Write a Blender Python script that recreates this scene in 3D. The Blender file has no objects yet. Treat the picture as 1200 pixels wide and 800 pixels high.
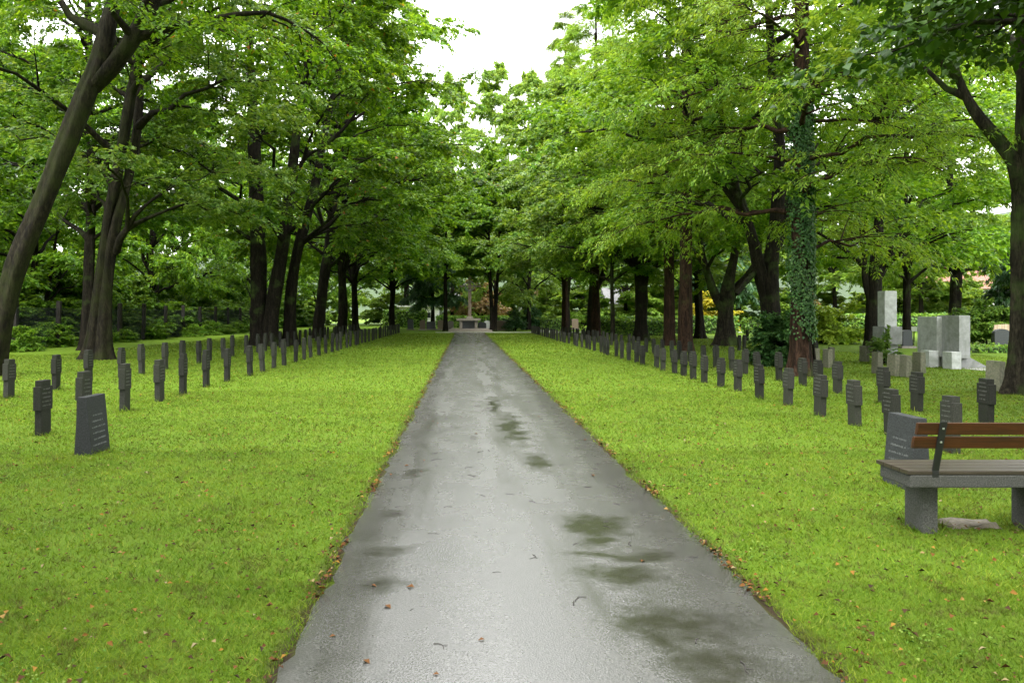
import bpy, bmesh, math, random
import numpy as np
from mathutils import Vector
R = math.radians
random.seed(5)
S = bpy.context.scene
COL = S.collection

# ------------------------------------------------------------------ camera, sky, sun, exposure
F, VX, VY, EYE = 900.0, 545.0, 368.0, 1.6          # focal length in px of a 1200 px frame, vanishing point, eye height
cd = bpy.data.cameras.new('camera'); cam = bpy.data.objects.new('camera', cd); COL.objects.link(cam)
cam.location = (0, 0, EYE); cam.rotation_euler = (R(90), 0, 0)
cd.sensor_width = 36; cd.lens = F / 1200 * 36
cd.shift_x = (600 - VX) / 1200; cd.shift_y = -(400 - VY) / 1200
cd.clip_start = 0.05; cd.clip_end = 3000
S.camera = cam

w = bpy.data.worlds.new('World'); S.world = w; w.use_nodes = True
nt = w.node_tree; nt.nodes.clear()
wo = nt.nodes.new('ShaderNodeOutputWorld'); bg = nt.nodes.new('ShaderNodeBackground')
sky = nt.nodes.new('ShaderNodeTexSky'); sky.sky_type = 'NISHITA'; sky.sun_disc = False
SUN_EL, SUN_AZ = 58, 200
sky.sun_elevation = R(SUN_EL); sky.sun_rotation = R(SUN_AZ); sky.dust_density = 3; sky.air_density = 1.2
mx = nt.nodes.new('ShaderNodeMix'); mx.data_type = 'RGBA'; mx.inputs[0].default_value = 0.80
tc = nt.nodes.new('ShaderNodeTexCoord'); cn = nt.nodes.new('ShaderNodeTexNoise'); cn.inputs['Scale'].default_value = 2.2; cn.inputs['Detail'].default_value = 5
cr = nt.nodes.new('ShaderNodeValToRGB')
cr.color_ramp.elements[0].position = .3; cr.color_ramp.elements[0].color = (9.2, 9.1, 8.9, 1)
cr.color_ramp.elements[1].position = .7; cr.color_ramp.elements[1].color = (11.6, 11.5, 11.2, 1)
L = nt.links.new
L(tc.outputs['Generated'], cn.inputs['Vector']); L(cn.outputs['Fac'], cr.inputs['Fac'])
L(sky.outputs[0], mx.inputs[6]); L(cr.outputs[0], mx.inputs[7]); L(mx.outputs[2], bg.inputs['Color'])
bg.inputs['Strength'].default_value = 0.13
L(bg.outputs[0], wo.inputs['Surface'])

sl = bpy.data.lights.new('sun', 'SUN'); sl.energy = 1.1; sl.angle = R(25); sl.color = (1, .97, .92)
so = bpy.data.objects.new('sun', sl); COL.objects.link(so)
az = R(SUN_AZ)                                      # sky sun_rotation: clockwise from +Y
sd = Vector((math.sin(az) * math.cos(R(SUN_EL)), math.cos(az) * math.cos(R(SUN_EL)), math.sin(R(SUN_EL))))
so.rotation_euler = sd.to_track_quat('Z', 'Y').to_euler()

vs = S.view_settings
vs.view_transform = 'Standard'; vs.look = 'None'; vs.gamma = 1; vs.use_curve_mapping = False
vs.exposure = 2.3
S.render.engine = 'CYCLES'
cy = S.cycles
cy.use_denoising = True
cy.max_bounces = 9; cy.diffuse_bounces = 7; cy.glossy_bounces = 3; cy.transmission_bounces = 5; cy.transparent_max_bounces = 6
cy.sample_clamp_indirect = 6; cy.caustics_reflective = False; cy.caustics_refractive = False

# ------------------------------------------------------------------ helpers
def P(px, py, Y): return np.array(((px - VX) / F * Y, Y, EYE - (py - VY) / F * Y))
def GX(px, Y): return (px - VX) / F * Y

def tag(o, label=None, cat=None, group=None, kind=None):
    if label: o['label'] = label
    if cat: o['category'] = cat
    if group: o['group'] = group
    if kind: o['kind'] = kind
    return o

def link(name, data, parent=None):
    o = bpy.data.objects.new(name, data); COL.objects.link(o)
    if parent: o.parent = parent
    return o

def empty(name, loc, rz=0):
    o = link(name, None); o.location = loc; o.rotation_euler = (0, 0, rz); o.empty_display_size = .2
    return o

def np_mesh(name, verts, faces, mat=None, smooth=False):
    """faces: array (n,3) or (n,4), or a list of such arrays"""
    me = bpy.data.meshes.new(name)
    if not isinstance(faces, list): faces = [faces]
    faces = [f for f in faces if len(f)]
    verts = np.asarray(verts, np.float32).reshape(-1, 3)
    li = np.concatenate([f.reshape(-1) for f in faces]).astype(np.int32)
    tot = np.concatenate([np.full(len(f), f.shape[1], np.int32) for f in faces])
    st = np.concatenate([[0], np.cumsum(tot)[:-1]]).astype(np.int32)
    me.vertices.add(len(verts)); me.vertices.foreach_set('co', verts.ravel())
    me.loops.add(len(li)); me.loops.foreach_set('vertex_index', li)
    me.polygons.add(len(tot)); me.polygons.foreach_set('loop_start', st)
    try: me.polygons.foreach_set('loop_total', tot)
    except Exception: pass
    if smooth: me.polygons.foreach_set('use_smooth', np.ones(len(tot), bool))
    me.update(calc_edges=True)
    if mat: me.materials.append(mat)
    return me

def copy_thing(root, loc, rz=0, sc=1.0, label=None, group=None):
    r = root.copy(); COL.objects.link(r)
    r.location = loc; r.rotation_euler = (0, 0, rz); r.scale = (sc,) * 3 if not isinstance(sc, tuple) else sc
    if label: r['label'] = label
    if group: r['group'] = group
    for ch in list(root.children):
        c = ch.copy(); COL.objects.link(c); c.parent = r
        for g in ch.children:
            d = g.copy(); COL.objects.link(d); d.parent = c
    return r

class BM:
    """boxes and prisms gathered in one bmesh"""
    def __init__(self): self.b = bmesh.new()
    def box(self, x0, x1, y0, y1, z0, z1, top=None):
        v = []
        for z, (a, b_, c, d) in ((z0, (x0, x1, y0, y1)), (z1, top or (x0, x1, y0, y1))):
            v += [self.b.verts.new((a, c, z)), self.b.verts.new((b_, c, z)), self.b.verts.new((b_, d, z)), self.b.verts.new((a, d, z))]
        for f in ((3, 2, 1, 0), (4, 5, 6, 7), (0, 1, 5, 4), (1, 2, 6, 5), (2, 3, 7, 6), (3, 0, 4, 7)):
            self.b.faces.new([v[i] for i in f])
        return self
    def poly(self, pts, ext):
        """closed polygon pts (3-D) extruded by vector ext"""
        a = [self.b.verts.new(p) for p in pts]; e = Vector(ext)
        c = [self.b.verts.new(Vector(p) + e) for p in pts]
        n = len(a)
        self.b.faces.new(a[::-1]); self.b.faces.new(c)
        for i in range(n): self.b.faces.new((a[i], a[(i + 1) % n], c[(i + 1) % n], c[i]))
        return self
    def mesh(self, name, mat, bevel=0, seg=2, jitter=0):
        b = self.b
        bmesh.ops.recalc_face_normals(b, faces=b.faces)
        if bevel: bmesh.ops.bevel(b, geom=list(b.edges), offset=bevel, segments=seg, affect='EDGES', profile=.6, clamp_overlap=True)
        if jitter:
            for v in b.verts: v.co += Vector((random.uniform(-1, 1), random.uniform(-1, 1), random.uniform(-1, 1))) * jitter
        me = bpy.data.meshes.new(name); b.to_mesh(me); b.free()
        me.materials.append(mat)
        return me
    def obj(self, name, mat, parent=None, **k): return link(name, self.mesh(name, mat, **k), parent)

# ------------------------------------------------------------------ materials
class N:
    def __init__(self, name):
        self.m = bpy.data.materials.new(name); self.m.use_nodes = True
        self.t = self.m.node_tree; self.t.nodes.clear()
        self.out = self.add('ShaderNodeOutputMaterial')
    def add(self, typ, **k):
        n = self.t.nodes.new(typ)
        for a, b in k.items(): setattr(n, a, b)
        return n
    def l(self, a, b): self.t.links.new(a, b)
    def coord(self, scale=(1, 1, 1), which='Object'):
        tc = self.add('ShaderNodeTexCoord'); mp = self.add('ShaderNodeMapping'); mp.inputs['Scale'].default_value = scale
        self.l(tc.outputs[which], mp.inputs[0]); return mp.outputs[0]
    def noise(self, vec, scale, detail=4, rough=.55, dist=0):
        n = self.add('ShaderNodeTexNoise'); n.inputs['Scale'].default_value = scale; n.inputs['Detail'].default_value = detail
        n.inputs['Roughness'].default_value = rough; n.inputs['Distortion'].default_value = dist
        if vec is not None: self.l(vec, n.inputs['Vector'])
        return n.outputs['Fac']
    def ramp(self, fac, stops):
        r = self.add('ShaderNodeValToRGB'); e = r.color_ramp.elements
        while len(e) < len(stops): e.new(.5)
        for q, (p, c) in zip(e, stops): q.position = p; q.color = (*c, 1) if not isinstance(c, (int, float)) else (c, c, c, 1)
        self.l(fac, r.inputs[0]); return r.outputs[0]
    def mix(self, fac, a, b, mode='MIX'):
        m = self.add('ShaderNodeMix', data_type='RGBA', blend_type=mode)
        for s, v in ((0, fac), (6, a), (7, b)):
            if isinstance(v, (int, float)): m.inputs[s].default_value = v if s == 0 else (v, v, v, 1)
            elif isinstance(v, tuple): m.inputs[s].default_value = (*v, 1)
            else: self.l(v, m.inputs[s])
        return m.outputs[2]
    def math(self, op, a, b=None):
        m = self.add('ShaderNodeMath', operation=op)
        for s, v in ((0, a), (1, b)):
            if v is None: continue
            if isinstance(v, (int, float)): m.inputs[s].default_value = v
            else: self.l(v, m.inputs[s])
        return m.outputs[0]
    def bump(self, h, strength=.5, dist=.01):
        b = self.add('ShaderNodeBump'); b.inputs['Strength'].default_value = strength; b.inputs['Distance'].default_value = dist
        self.l(h, b.inputs['Height']); return b.outputs[0]
    def bsdf(self, color, rough=.7, normal=None, spec=.5, metal=0):
        p = self.add('ShaderNodeBsdfPrincipled')
        for k, v in (('Base Color', color), ('Roughness', rough), ('Specular IOR Level', spec), ('Metallic', metal)):
            if isinstance(v, (int, float)): p.inputs[k].default_value = v
            elif isinstance(v, tuple): p.inputs[k].default_value = (*v, 1)
            else: self.l(v, p.inputs[k])
        if normal is not None: self.l(normal, p.inputs['Normal'])
        return p
    def done(self, sh): self.l(sh.outputs[0], self.out.inputs['Surface']); return self.m

def leaf_mat(name, dark, mid, light, trans=.42, rough=.42, yellow=None, spec=.28):
    n = N(name)
    g = n.add('ShaderNodeNewGeometry')
    stops = [(0, dark), (.45, mid), (.93, light)]
    if yellow: stops += [(.988, light), (.996, yellow)]
    c = n.ramp(g.outputs['Random Per Island'], stops)
    v = n.noise(n.coord(), .55, 2)
    hsv = n.add('ShaderNodeHueSaturation')
    n.l(c, hsv.inputs['Color'])
    n.l(n.math('ADD', n.math('MULTIPLY', v, .055), .4725), hsv.inputs['Hue'])
    oi = n.add('ShaderNodeObjectInfo')
    n.l(n.math('ADD', n.math('MULTIPLY', oi.outputs['Random'], .3), .85), hsv.inputs['Value'])
    c = hsv.outputs[0]
    p = n.bsdf(c, rough, spec=spec)
    t = n.add('ShaderNodeBsdfTranslucent'); n.l(n.mix(1.0, c, (1.5, 1.35, .55), 'MULTIPLY'), t.inputs['Color'])
    m = n.add('ShaderNodeMixShader'); m.inputs[0].default_value = trans
    n.l(p.outputs[0], m.inputs[1]); n.l(t.outputs[0], m.inputs[2])
    return n.done(m)

LEAF = {
 'maple': leaf_mat('leaf_maple', (.032, .085, .007), (.080, .175, .012), (.175, .300, .020), yellow=(.30, .12, .03)),
 'lime': leaf_mat('leaf_lime', (.050, .130, .011), (.114, .240, .020), (.215, .362, .034), trans=.48),
 'silver': leaf_mat('leaf_silver', (.048, .115, .018), (.110, .210, .034), (.215, .315, .070), rough=.36, trans=.45),
 'larch': leaf_mat('leaf_larch', (.076, .168, .015), (.150, .274, .026), (.255, .380, .042), trans=.48, rough=.55),
 'spruce': leaf_mat('leaf_spruce', (.018, .055, .020), (.030, .085, .030), (.070, .150, .045), trans=.2),
 'pale': leaf_mat('leaf_pale', (.085, .175, .026), (.165, .285, .042), (.265, .385, .070), trans=.48),
 'ivy': leaf_mat('leaf_ivy', (.020, .060, .016), (.035, .100, .024), (.070, .150, .036), trans=.2, rough=.5, spec=.2),
 'yellow': leaf_mat('leaf_yellow', (.30, .30, .03), (.42, .42, .04), (.55, .48, .06)),
 'chartreuse': leaf_mat('leaf_chartreuse', (.16, .28, .03), (.27, .42, .04), (.40, .52, .07)),
 'orange': leaf_mat('leaf_orange', (.20, .13, .07), (.34, .21, .12), (.30, .30, .12)),
 'shade': leaf_mat('leaf_shade', (.014, .040, .005), (.026, .070, .008), (.050, .115, .012), trans=.22, rough=.5),  # maple foliage with the shade of a dense crown put into its colour
 'hedge': leaf_mat('leaf_hedge', (.055, .130, .022), (.110, .230, .034), (.200, .320, .05), trans=.3),
 'wood': leaf_mat('leaf_wood', (.030, .082, .010), (.074, .165, .016), (.150, .275, .026)),
}

def bark_mat(name, dark, light, moss=(.05, .085, .018), moss_amt=.5):
    n = N(name)
    v = n.coord((1, 1, .22))
    a = n.noise(v, 9, 6, .65, .6); b = n.noise(v, 34, 4, .6)
    c = n.ramp(a, [(.38, dark), (.62, light)])
    c = n.mix(n.ramp(b, [(.42, 0.0), (.6, .7)]), c, tuple(x * .5 for x in dark))
    ms = n.noise(n.coord(), 1.1, 5, .6)
    mk = n.ramp(ms, [(.62 - .28 * moss_amt, 0.0), (.80 - .22 * moss_amt, 1.0)])
    c = n.mix(n.math('MULTIPLY', mk, .85), c, moss)
    bp = n.bump(n.math('ADD', n.math('MULTIPLY', a, 1.0), n.math('MULTIPLY', b, .5)), .9, .035)
    return n.done(n.bsdf(c, .85, bp, spec=.1))
BARK = {
 'dark': bark_mat('bark_dark', (.006, .005, .0035), (.024, .020, .014), moss_amt=.25),
 'mossy': bark_mat('bark_mossy', (.005, .0042, .0028), (.025, .0215, .013), moss=(.018, .024, .005), moss_amt=.55),
 'red': bark_mat('bark_red', (.013, .0075, .005), (.056, .031, .020), moss_amt=.2),
 'grey': bark_mat('bark_grey', (.010, .0085, .006), (.040, .034, .023), moss_amt=.45),
}

def stone_mat(name, dark, light, scale=40, rough=.75, lichen=None, bump=.25, spec=.4):
    n = N(name); v = n.coord(which='Object')
    a = n.noise(v, scale, 5, .7); b = n.noise(v, 3.5, 4, .6)
    c = n.ramp(a, [(.32, dark), (.7, light)])
    if lichen: c = n.mix(n.math('MULTIPLY', n.ramp(b, [(.46, 0.0), (.68, 1.0)]), .7), c, lichen)
    oi = n.add('ShaderNodeObjectInfo')
    hsv = n.add('ShaderNodeHueSaturation'); n.l(c, hsv.inputs['Color'])
    n.l(n.math('ADD', n.math('MULTIPLY', oi.outputs['Random'], .8), .65), hsv.inputs['Value'])
    return n.done(n.bsdf(hsv.outputs[0], rough, n.bump(a, bump, .01), spec=spec))
ST_CROSS = stone_mat('stone_cross', (.008, .0085, .0068), (.030, .031, .025), 60, .75, (.017, .023, .009), spec=.2)
ST_WEDGE = stone_mat('stone_wedge', (.006, .007, .008), (.045, .048, .051), 75, .6, spec=.25)
ST_OLD = stone_mat('stone_old', (.075, .075, .052), (.16, .155, .11), 25, .85, (.065, .08, .03), .6)
ST_PALE = stone_mat('stone_pale', (.25, .26, .255), (.37, .38, .375), 9, .75, (.17, .185, .155), .3)
ST_BENCH = stone_mat('stone_bench', (.018, .019, .0175), (.095, .095, .09), 95, .8, (.036, .038, .027), .5, spec=.2)
ST_ALTAR = stone_mat('stone_altar', (.16, .14, .12), (.30, .27, .23), 10, .8)
ST_DARK = stone_mat('stone_dark', (.02, .022, .026), (.06, .064, .072), 30, .35)
ST_BROWN = stone_mat('stone_brown', (.10, .075, .055), (.22, .17, .12), 20, .7)
n = N('inscription'); INSCR = n.done(n.bsdf((.055, .057, .05), .7))
n = N('inscription_pale'); INSCR2 = n.done(n.bsdf((.085, .09, .09), .7))
n = N('bench_wood'); v = n.coord((1.2, 22, 22)); a = n.noise(v, 3, 6, .65, .8)
st_ = n.noise(n.coord((.6, 4, 4)), 4, 5, .7)
BWOOD = n.done(n.bsdf(n.mix(n.ramp(st_, [(.45, 0.0), (.7, .75)]), n.ramp(a, [(.25, (.026, .0085, .0035)), (.75, (.085, .029, .010))]), (.022, .012, .008)), .45, n.bump(a, .4, .004), spec=.3))
n = N('seat_wood'); v = n.coord((1.2, 22, 22)); a = n.noise(v, 3, 6, .65, .8)
SWOOD = n.done(n.bsdf(n.ramp(a, [(.25, (.018, .013, .010)), (.75, (.052, .039, .030))]), .35, n.bump(a, .3, .004), spec=.5))
n = N('iron'); IRON = n.done(n.bsdf((.016, .016, .018), .45, metal=.2))
n = N('bolt'); BOLT = n.done(n.bsdf((.45, .45, .45), .35, metal=.9))
n = N('post_wood'); v = n.coord((8, 8, 1)); a = n.noise(v, 4, 5, .6)
POSTM = n.done(n.bsdf(n.ramp(a, [(.3, (.008, .006, .005)), (.75, (.030, .024, .018))]), .85, n.bump(a, .5, .01)))
n = N('wire'); WIRE = n.done(n.bsdf((.030, .036, .036), .7, spec=.1))
n = N('cross_wood'); v = n.coord((6, 6, .8)); a = n.noise(v, 3, 5)
CWOOD = n.done(n.bsdf(n.ramp(a, [(.3, (.16, .12, .09)), (.75, (.30, .24, .19))]), .8))
n = N('plaster'); a = n.noise(n.coord(), 1.5, 5); PLAST = n.done(n.bsdf(n.ramp(a, [(.3, (.66, .66, .64)), (.7, (.78, .78, .76))]), .9))
n = N('roof_tiles'); a = n.noise(n.coord(), 4, 4); ROOF = n.done(n.bsdf(n.ramp(a, [(.3, (.16, .07, .05)), (.7, (.30, .14, .10))]), .85))
n = N('roof_grey'); a = n.noise(n.coord(), 4, 4); ROOFG = n.done(n.bsdf(n.ramp(a, [(.3, (.12, .12, .13)), (.7, (.22, .22, .23))]), .8))
n = N('window_glass'); GLASS = n.done(n.bsdf((.03, .035, .04), .08))
n = N('plank'); v = n.coord((9, 9, .7)); a = n.noise(v, 2, 5); PLANK = n.done(n.bsdf(n.ramp(a, [(.3, (.30, .22, .15)), (.7, (.46, .36, .26))]), .8))
n = N('white_paint'); WHITE = n.done(n.bsdf((.78, .78, .76), .5))
n = N('soil_core'); a = n.noise(n.coord(), 14, 4); CORE = n.done(n.bsdf(n.ramp(a, [(.3, (.020, .034, .010)), (.7, (.045, .075, .018))]), .95))
n = N('twig_bark'); TWIG = n.done(n.bsdf((.022, .018, .014), .6))
n = N('flat_rock'); a = n.noise(n.coord(), 18, 6); ROCK = n.done(n.bsdf(n.ramp(a, [(.3, (.10, .085, .065)), (.7, (.24, .21, .16))]), .85, n.bump(a, .6, .02)))

# ground: mown grass, seen through and between the blades
n = N('lawn'); v = n.coord()
a = n.noise(v, .18, 4); b = n.noise(v, 2.3, 6, .65); c_ = n.noise(v, 55, 5, .75)
c = n.ramp(c_, [(.25, (.034, .070, .005)), (.5, (.082, .150, .007)), (.75, (.150, .222, .014))])
c = n.mix(n.ramp(b, [(.48, 0.0), (.75, .55)]), c, (.110, .130, .012))
c = n.mix(n.ramp(a, [(.35, 0.0), (.7, .5)]), c, (.080, .142, .006))
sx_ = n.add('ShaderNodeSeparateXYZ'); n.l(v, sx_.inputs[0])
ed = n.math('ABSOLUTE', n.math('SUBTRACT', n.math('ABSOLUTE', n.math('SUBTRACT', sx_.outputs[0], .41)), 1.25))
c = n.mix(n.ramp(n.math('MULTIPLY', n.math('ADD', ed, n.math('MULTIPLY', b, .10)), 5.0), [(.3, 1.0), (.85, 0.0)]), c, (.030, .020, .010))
LAWN = n.done(n.bsdf(c, .9, n.bump(c_, .8, .03), spec=.15))

def blade_mat(name):
    n = N(name); g = n.add('ShaderNodeNewGeometry')
    c = n.ramp(g.outputs['Random Per Island'], [(0, (.040, .090, .006)), (.4, (.092, .165, .010)), (.8, (.155, .238, .017)), (.97, (.26, .27, .05))])
    v = n.coord()
    b = n.noise(v, 2.1, 6, .65); a = n.noise(v, .22, 3)
    c = n.mix(n.ramp(b, [(.44, 0.0), (.72, .6)]), c, (.165, .190, .018))
    c = n.mix(n.ramp(a, [(.35, 0.0), (.7, .45)]), c, (.108, .205, .007))
    e = n.noise(v, .95, 5, .7)
    c = n.mix(n.ramp(e, [(.40, .5), (.56, 0.0)]), c, (.040, .088, .005))
    d = n.noise(v, 5.5, 6, .75)
    c = n.mix(n.ramp(d, [(.50, 0.0), (.61, .85)]), c, (.062, .056, .016))
    p = n.bsdf(c, .65, spec=.12)
    t = n.add('ShaderNodeBsdfTranslucent'); n.l(n.mix(1.0, c, (1.3, 1.25, .6), 'MULTIPLY'), t.inputs['Color'])
    m = n.add('ShaderNodeMixShader'); m.inputs[0].default_value = .3
    n.l(p.outputs[0], m.inputs[1]); n.l(t.outputs[0], m.inputs[2])
    return n.done(m)
BLADE = blade_mat('grass_blades')

n = N('litter'); g = n.add('ShaderNodeNewGeometry')
c = n.ramp(g.outputs['Random Per Island'], [(0, (.020, .010, .004)), (.4, (.060, .024, .006)), (.7, (.110, .045, .008)), (.9, (.19, .105, .012)), (.985, (.17, .14, .07))])
LITTER = n.done(n.bsdf(c, .7, spec=.15))
n = N('clover'); g = n.add('ShaderNodeNewGeometry')
c = n.ramp(g.outputs['Random Per Island'], [(0, (.03, .08, .006)), (.5, (.06, .125, .010)), (.9, (.13, .18, .03))])
CLOVER = n.done(n.bsdf(c, .7, spec=.12))

# wet asphalt: rough and thinly wet, smooth where water stands
n = N('asphalt')
tcn = n.add('ShaderNodeTexCoord'); pos = tcn.outputs['Object']
sep = n.add('ShaderNodeSeparateXYZ'); n.l(pos, sep.inputs[0])
wob = n.noise(pos, 2.6, 3, .6)
wv = n.add('ShaderNodeTexNoise'); wv.inputs['Scale'].default_value = 2.2; wv.inputs['Detail'].default_value = 2; n.l(pos, wv.inputs['Vector'])
wa = n.add('ShaderNodeVectorMath', operation='MULTIPLY_ADD'); n.l(wv.outputs['Color'], wa.inputs[0]); wa.inputs[1].default_value = (.55, .55, 0); n.l(pos, wa.inputs[2])
wb = n.add('ShaderNodeVectorMath', operation='SUBTRACT'); n.l(wa.outputs[0], wb.inputs[0]); wb.inputs[1].default_value = (.275, .275, 0)
sep = n.add('ShaderNodeSeparateXYZ'); n.l(wb.outputs[0], sep.inputs[0])
mask = None
PUD = [(1.00, 5.7, .34, .42), (.92, 5.25, .22, .16), (.62, 10.6, .20, 1.9), (.50, 13.2, .10, 1.6), (.75, 8.2, .20, .55), (1.05, 3.85, .42, .36), (.95, 4.6, .42, .22),
       (-.52, 6.1, .20, .16), (-.60, 5.2, .26, .18), (-.45, 4.5, .28, .22), (-.5, 7.7, .16, .5), (.98, 5.0, .5, .12), (1.15, 3.4, .4, .25)]
for (x, y, rx, ry) in PUD:
    wt = .5 if x < 0 else .9
    dx = n.math('MULTIPLY', n.math('SUBTRACT', sep.outputs[0], x), 1 / rx)
    dy = n.math('MULTIPLY', n.math('SUBTRACT', sep.outputs[1], y), 1 / ry)
    e = n.math('SUBTRACT', wt, n.math('ADD', n.math('MULTIPLY', dx, dx), n.math('MULTIPLY', dy, dy)))
    mask = e if mask is None else n.math('MAXIMUM', mask, e)
mask = n.math('ADD', n.math('ADD', n.math('MAXIMUM', mask, -.6), n.math('MULTIPLY', n.math('SUBTRACT', n.noise(pos, 9, 4, .65), .5), 1.5)), n.math('MULTIPLY', n.math('SUBTRACT', wob, .5), 1.8))
st = n.add('ShaderNodeMapping'); st.inputs['Scale'].default_value = (3.2, .33, 1); n.l(pos, st.inputs[0])
strk = n.noise(st.outputs[0], 1.0, 3, .55)
def bump_x(c0, wd):
    q = n.math('MULTIPLY', n.math('SUBTRACT', sep.outputs[0], c0), 1 / wd); return n.math('MAXIMUM', n.math('SUBTRACT', 1.0, n.math('MULTIPLY', q, q)), 0.0)
band = n.math('ADD', bump_x(.62, .55), n.math('MULTIPLY', bump_x(-.5, .40), .8))
strk = n.math('MULTIPLY', n.math('SUBTRACT', n.math('MULTIPLY', n.math('SUBTRACT', strk, .46), 3.6), .25), band)
mask = n.math('MAXIMUM', mask, strk)
pud = n.ramp(n.math('MULTIPLY', n.math('ADD', mask, .35), .75), [(0.0, 0.0), (.55, .45), (1.0, 1.0)])
sp = n.noise(pos, 115, 3, .75); md = n.noise(pos, 1.7, 6, .7)
vor = n.add('ShaderNodeTexVoronoi'); vor.inputs['Scale'].default_value = 105; n.l(pos, vor.inputs['Vector'])
col = n.ramp(sp, [(.38, (.010, .010, .0095)), (.64, (.125, .123, .116))])
col = n.mix(n.ramp(md, [(.35, 0.0), (.75, .35)]), col, (.075, .073, .068))
col = n.mix(n.math('MULTIPLY', pud, .8), col, (.018, .016, .011))
rough = n.mix(n.math('MULTIPLY', pud, .8), n.ramp(md, [(.3, .25), (.75, .35)]), .11)
hgt = n.math('ADD', n.math('MULTIPLY', vor.outputs['Distance'], .8), sp)
bs = n.add('ShaderNodeBump'); bs.inputs['Distance'].default_value = .005
n.l(n.math('SUBTRACT', .30, n.math('MULTIPLY', pud, .24)), bs.inputs['Strength']); n.l(hgt, bs.inputs['Height'])
ASPH = n.done(n.bsdf(col, rough, bs.outputs[0], spec=1.0))
n = N('gravel_path'); a = n.noise(n.coord(), 60, 4, .7)
GRAV = n.done(n.bsdf(n.ramp(a, [(.3, (.22, .21, .20)), (.7, (.36, .35, .33))]), .8))
n = N('hill_wood'); a = n.noise(n.coord(), .05, 6, .7); HILL = n.done(n.bsdf(n.ramp(a, [(.3, (.014, .030, .010)), (.7, (.035, .062, .020))]), .95))

# ------------------------------------------------------------------ ground, path, hills
def grid(xs, ys, zf):
    X, Y = np.meshgrid(xs, ys); V = np.stack([X, Y, zf(X, Y)], -1).reshape(-1, 3)
    nx = len(xs); i = np.arange(len(V)).reshape(len(ys), nx)
    return V, np.stack([i[:-1, :-1], i[:-1, 1:], i[1:, 1:], i[1:, :-1]], -1).reshape(-1, 4)
V, Fc = grid(np.linspace(-700, 700, 29), np.linspace(-300, 1100, 29), lambda x, y: x * 0)
tag(link('ground', np_mesh('ground', V, Fc, LAWN)), kind='structure')

rng = np.random.default_rng(3)
PX0, PX1 = -.84, 1.66
ys = np.concatenate([np.arange(-6, 20, .12), np.arange(20, 66.5, .5)])
e0 = PX0 + .018 * np.sin(ys * 1.7) + rng.normal(0, .016, len(ys)) + .02 * np.sin(ys * 4.3); e1 = PX1 + .02 * np.sin(ys * 1.3 + 1) + rng.normal(0, .016, len(ys)) + .02 * np.sin(ys * 3.7 + 2)
us = np.linspace(0, 1, 13)
Vp = np.stack([np.stack([e0 + (e1 - e0) * u, ys, .006 + .028 * (1 - (2 * u - 1) ** 2) + 0 * ys], -1) for u in us], 1)
# side skirts
Vp[:, 0, 2] = -.02; Vp[:, -1, 2] = -.02
nx = len(us); i = np.arange(len(ys) * nx).reshape(len(ys), nx)
Fp = np.stack([i[:-1, :-1], i[:-1, 1:], i[1:, 1:], i[1:, :-1]], -1).reshape(-1, 4)
Vp[:, 1, 0] = e0 + .02; Vp[:, 1, 2] = .008; Vp[:, -2, 0] = e1 - .02; Vp[:, -2, 2] = .008
tag(link('path', np_mesh('path', Vp, Fp, ASPH, True)), 'straight wet asphalt path with puddles between two lawns', kind='structure')
b = BM(); b.box(-2.6, 26, 66.6, 68.4, -.02, .012)
tag(b.obj('cross_path', GRAV), 'pale gravel path crossing in front of the memorial steps', kind='structure')
b = BM(); b.box(14.6, 34, 21.2, 22.6, -.02, .012)
tag(b.obj('side_path', GRAV), 'pale gravel path leading away from the white slabs', kind='structure')
b = BM(); b.box(7.2, 8.2, 70, 92, -.02, .010)
tag(b.obj('side_path', GRAV), 'narrow gravel path running on between far graves', kind='structure')

aa = np.linspace(0, 2 * math.pi, 161)
prof = np.array([(300, -2, 0), (380, 20, .5), (520, 55, 1), (760, 62, 1)])
hv = []
for (r_, z_, k_) in prof:
    zz = z_ * (1 + .35 * k_ * np.sin(aa * 3 + 1) + .2 * k_ * np.sin(aa * 7 + 2) + .06 * k_ * np.sin(aa * 19))
    hv.append(np.stack([np.sin(aa) * r_, 40 + np.cos(aa) * r_, zz], -1))
hv = np.stack(hv); i = np.arange(hv.shape[0] * hv.shape[1]).reshape(hv.shape[:2])
tag(link('hills', np_mesh('hills', hv, np.stack([i[:-1, :-1], i[:-1, 1:], i[1:, 1:], i[1:, :-1]], -1).reshape(-1, 4), HILL, True)), kind='structure')

# ------------------------------------------------------------------ trees
def norm(a): return a / np.maximum(np.linalg.norm(a, axis=-1, keepdims=True), 1e-9)
def bez(P0, P1, P2, t):
    t = t[..., None]; return (1 - t) ** 2 * P0 + 2 * t * (1 - t) * P1 + t * t * P2
def bezt(P0, P1, P2, t):
    t = t[..., None]; return norm(2 * (1 - t) * (P1 - P0) + 2 * t * (P2 - P1))

class Geo:
    def __init__(self): self.v = []; self.f = []; self.n = 0
    def put(self, v, f):
        v = v.reshape(-1, 3); self.v.append(v); self.f.append(f + self.n); self.n += len(v)
    def mesh(self, name, mat, smooth=True):
        return np_mesh(name, np.concatenate(self.v), self.f, mat, smooth)

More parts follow.
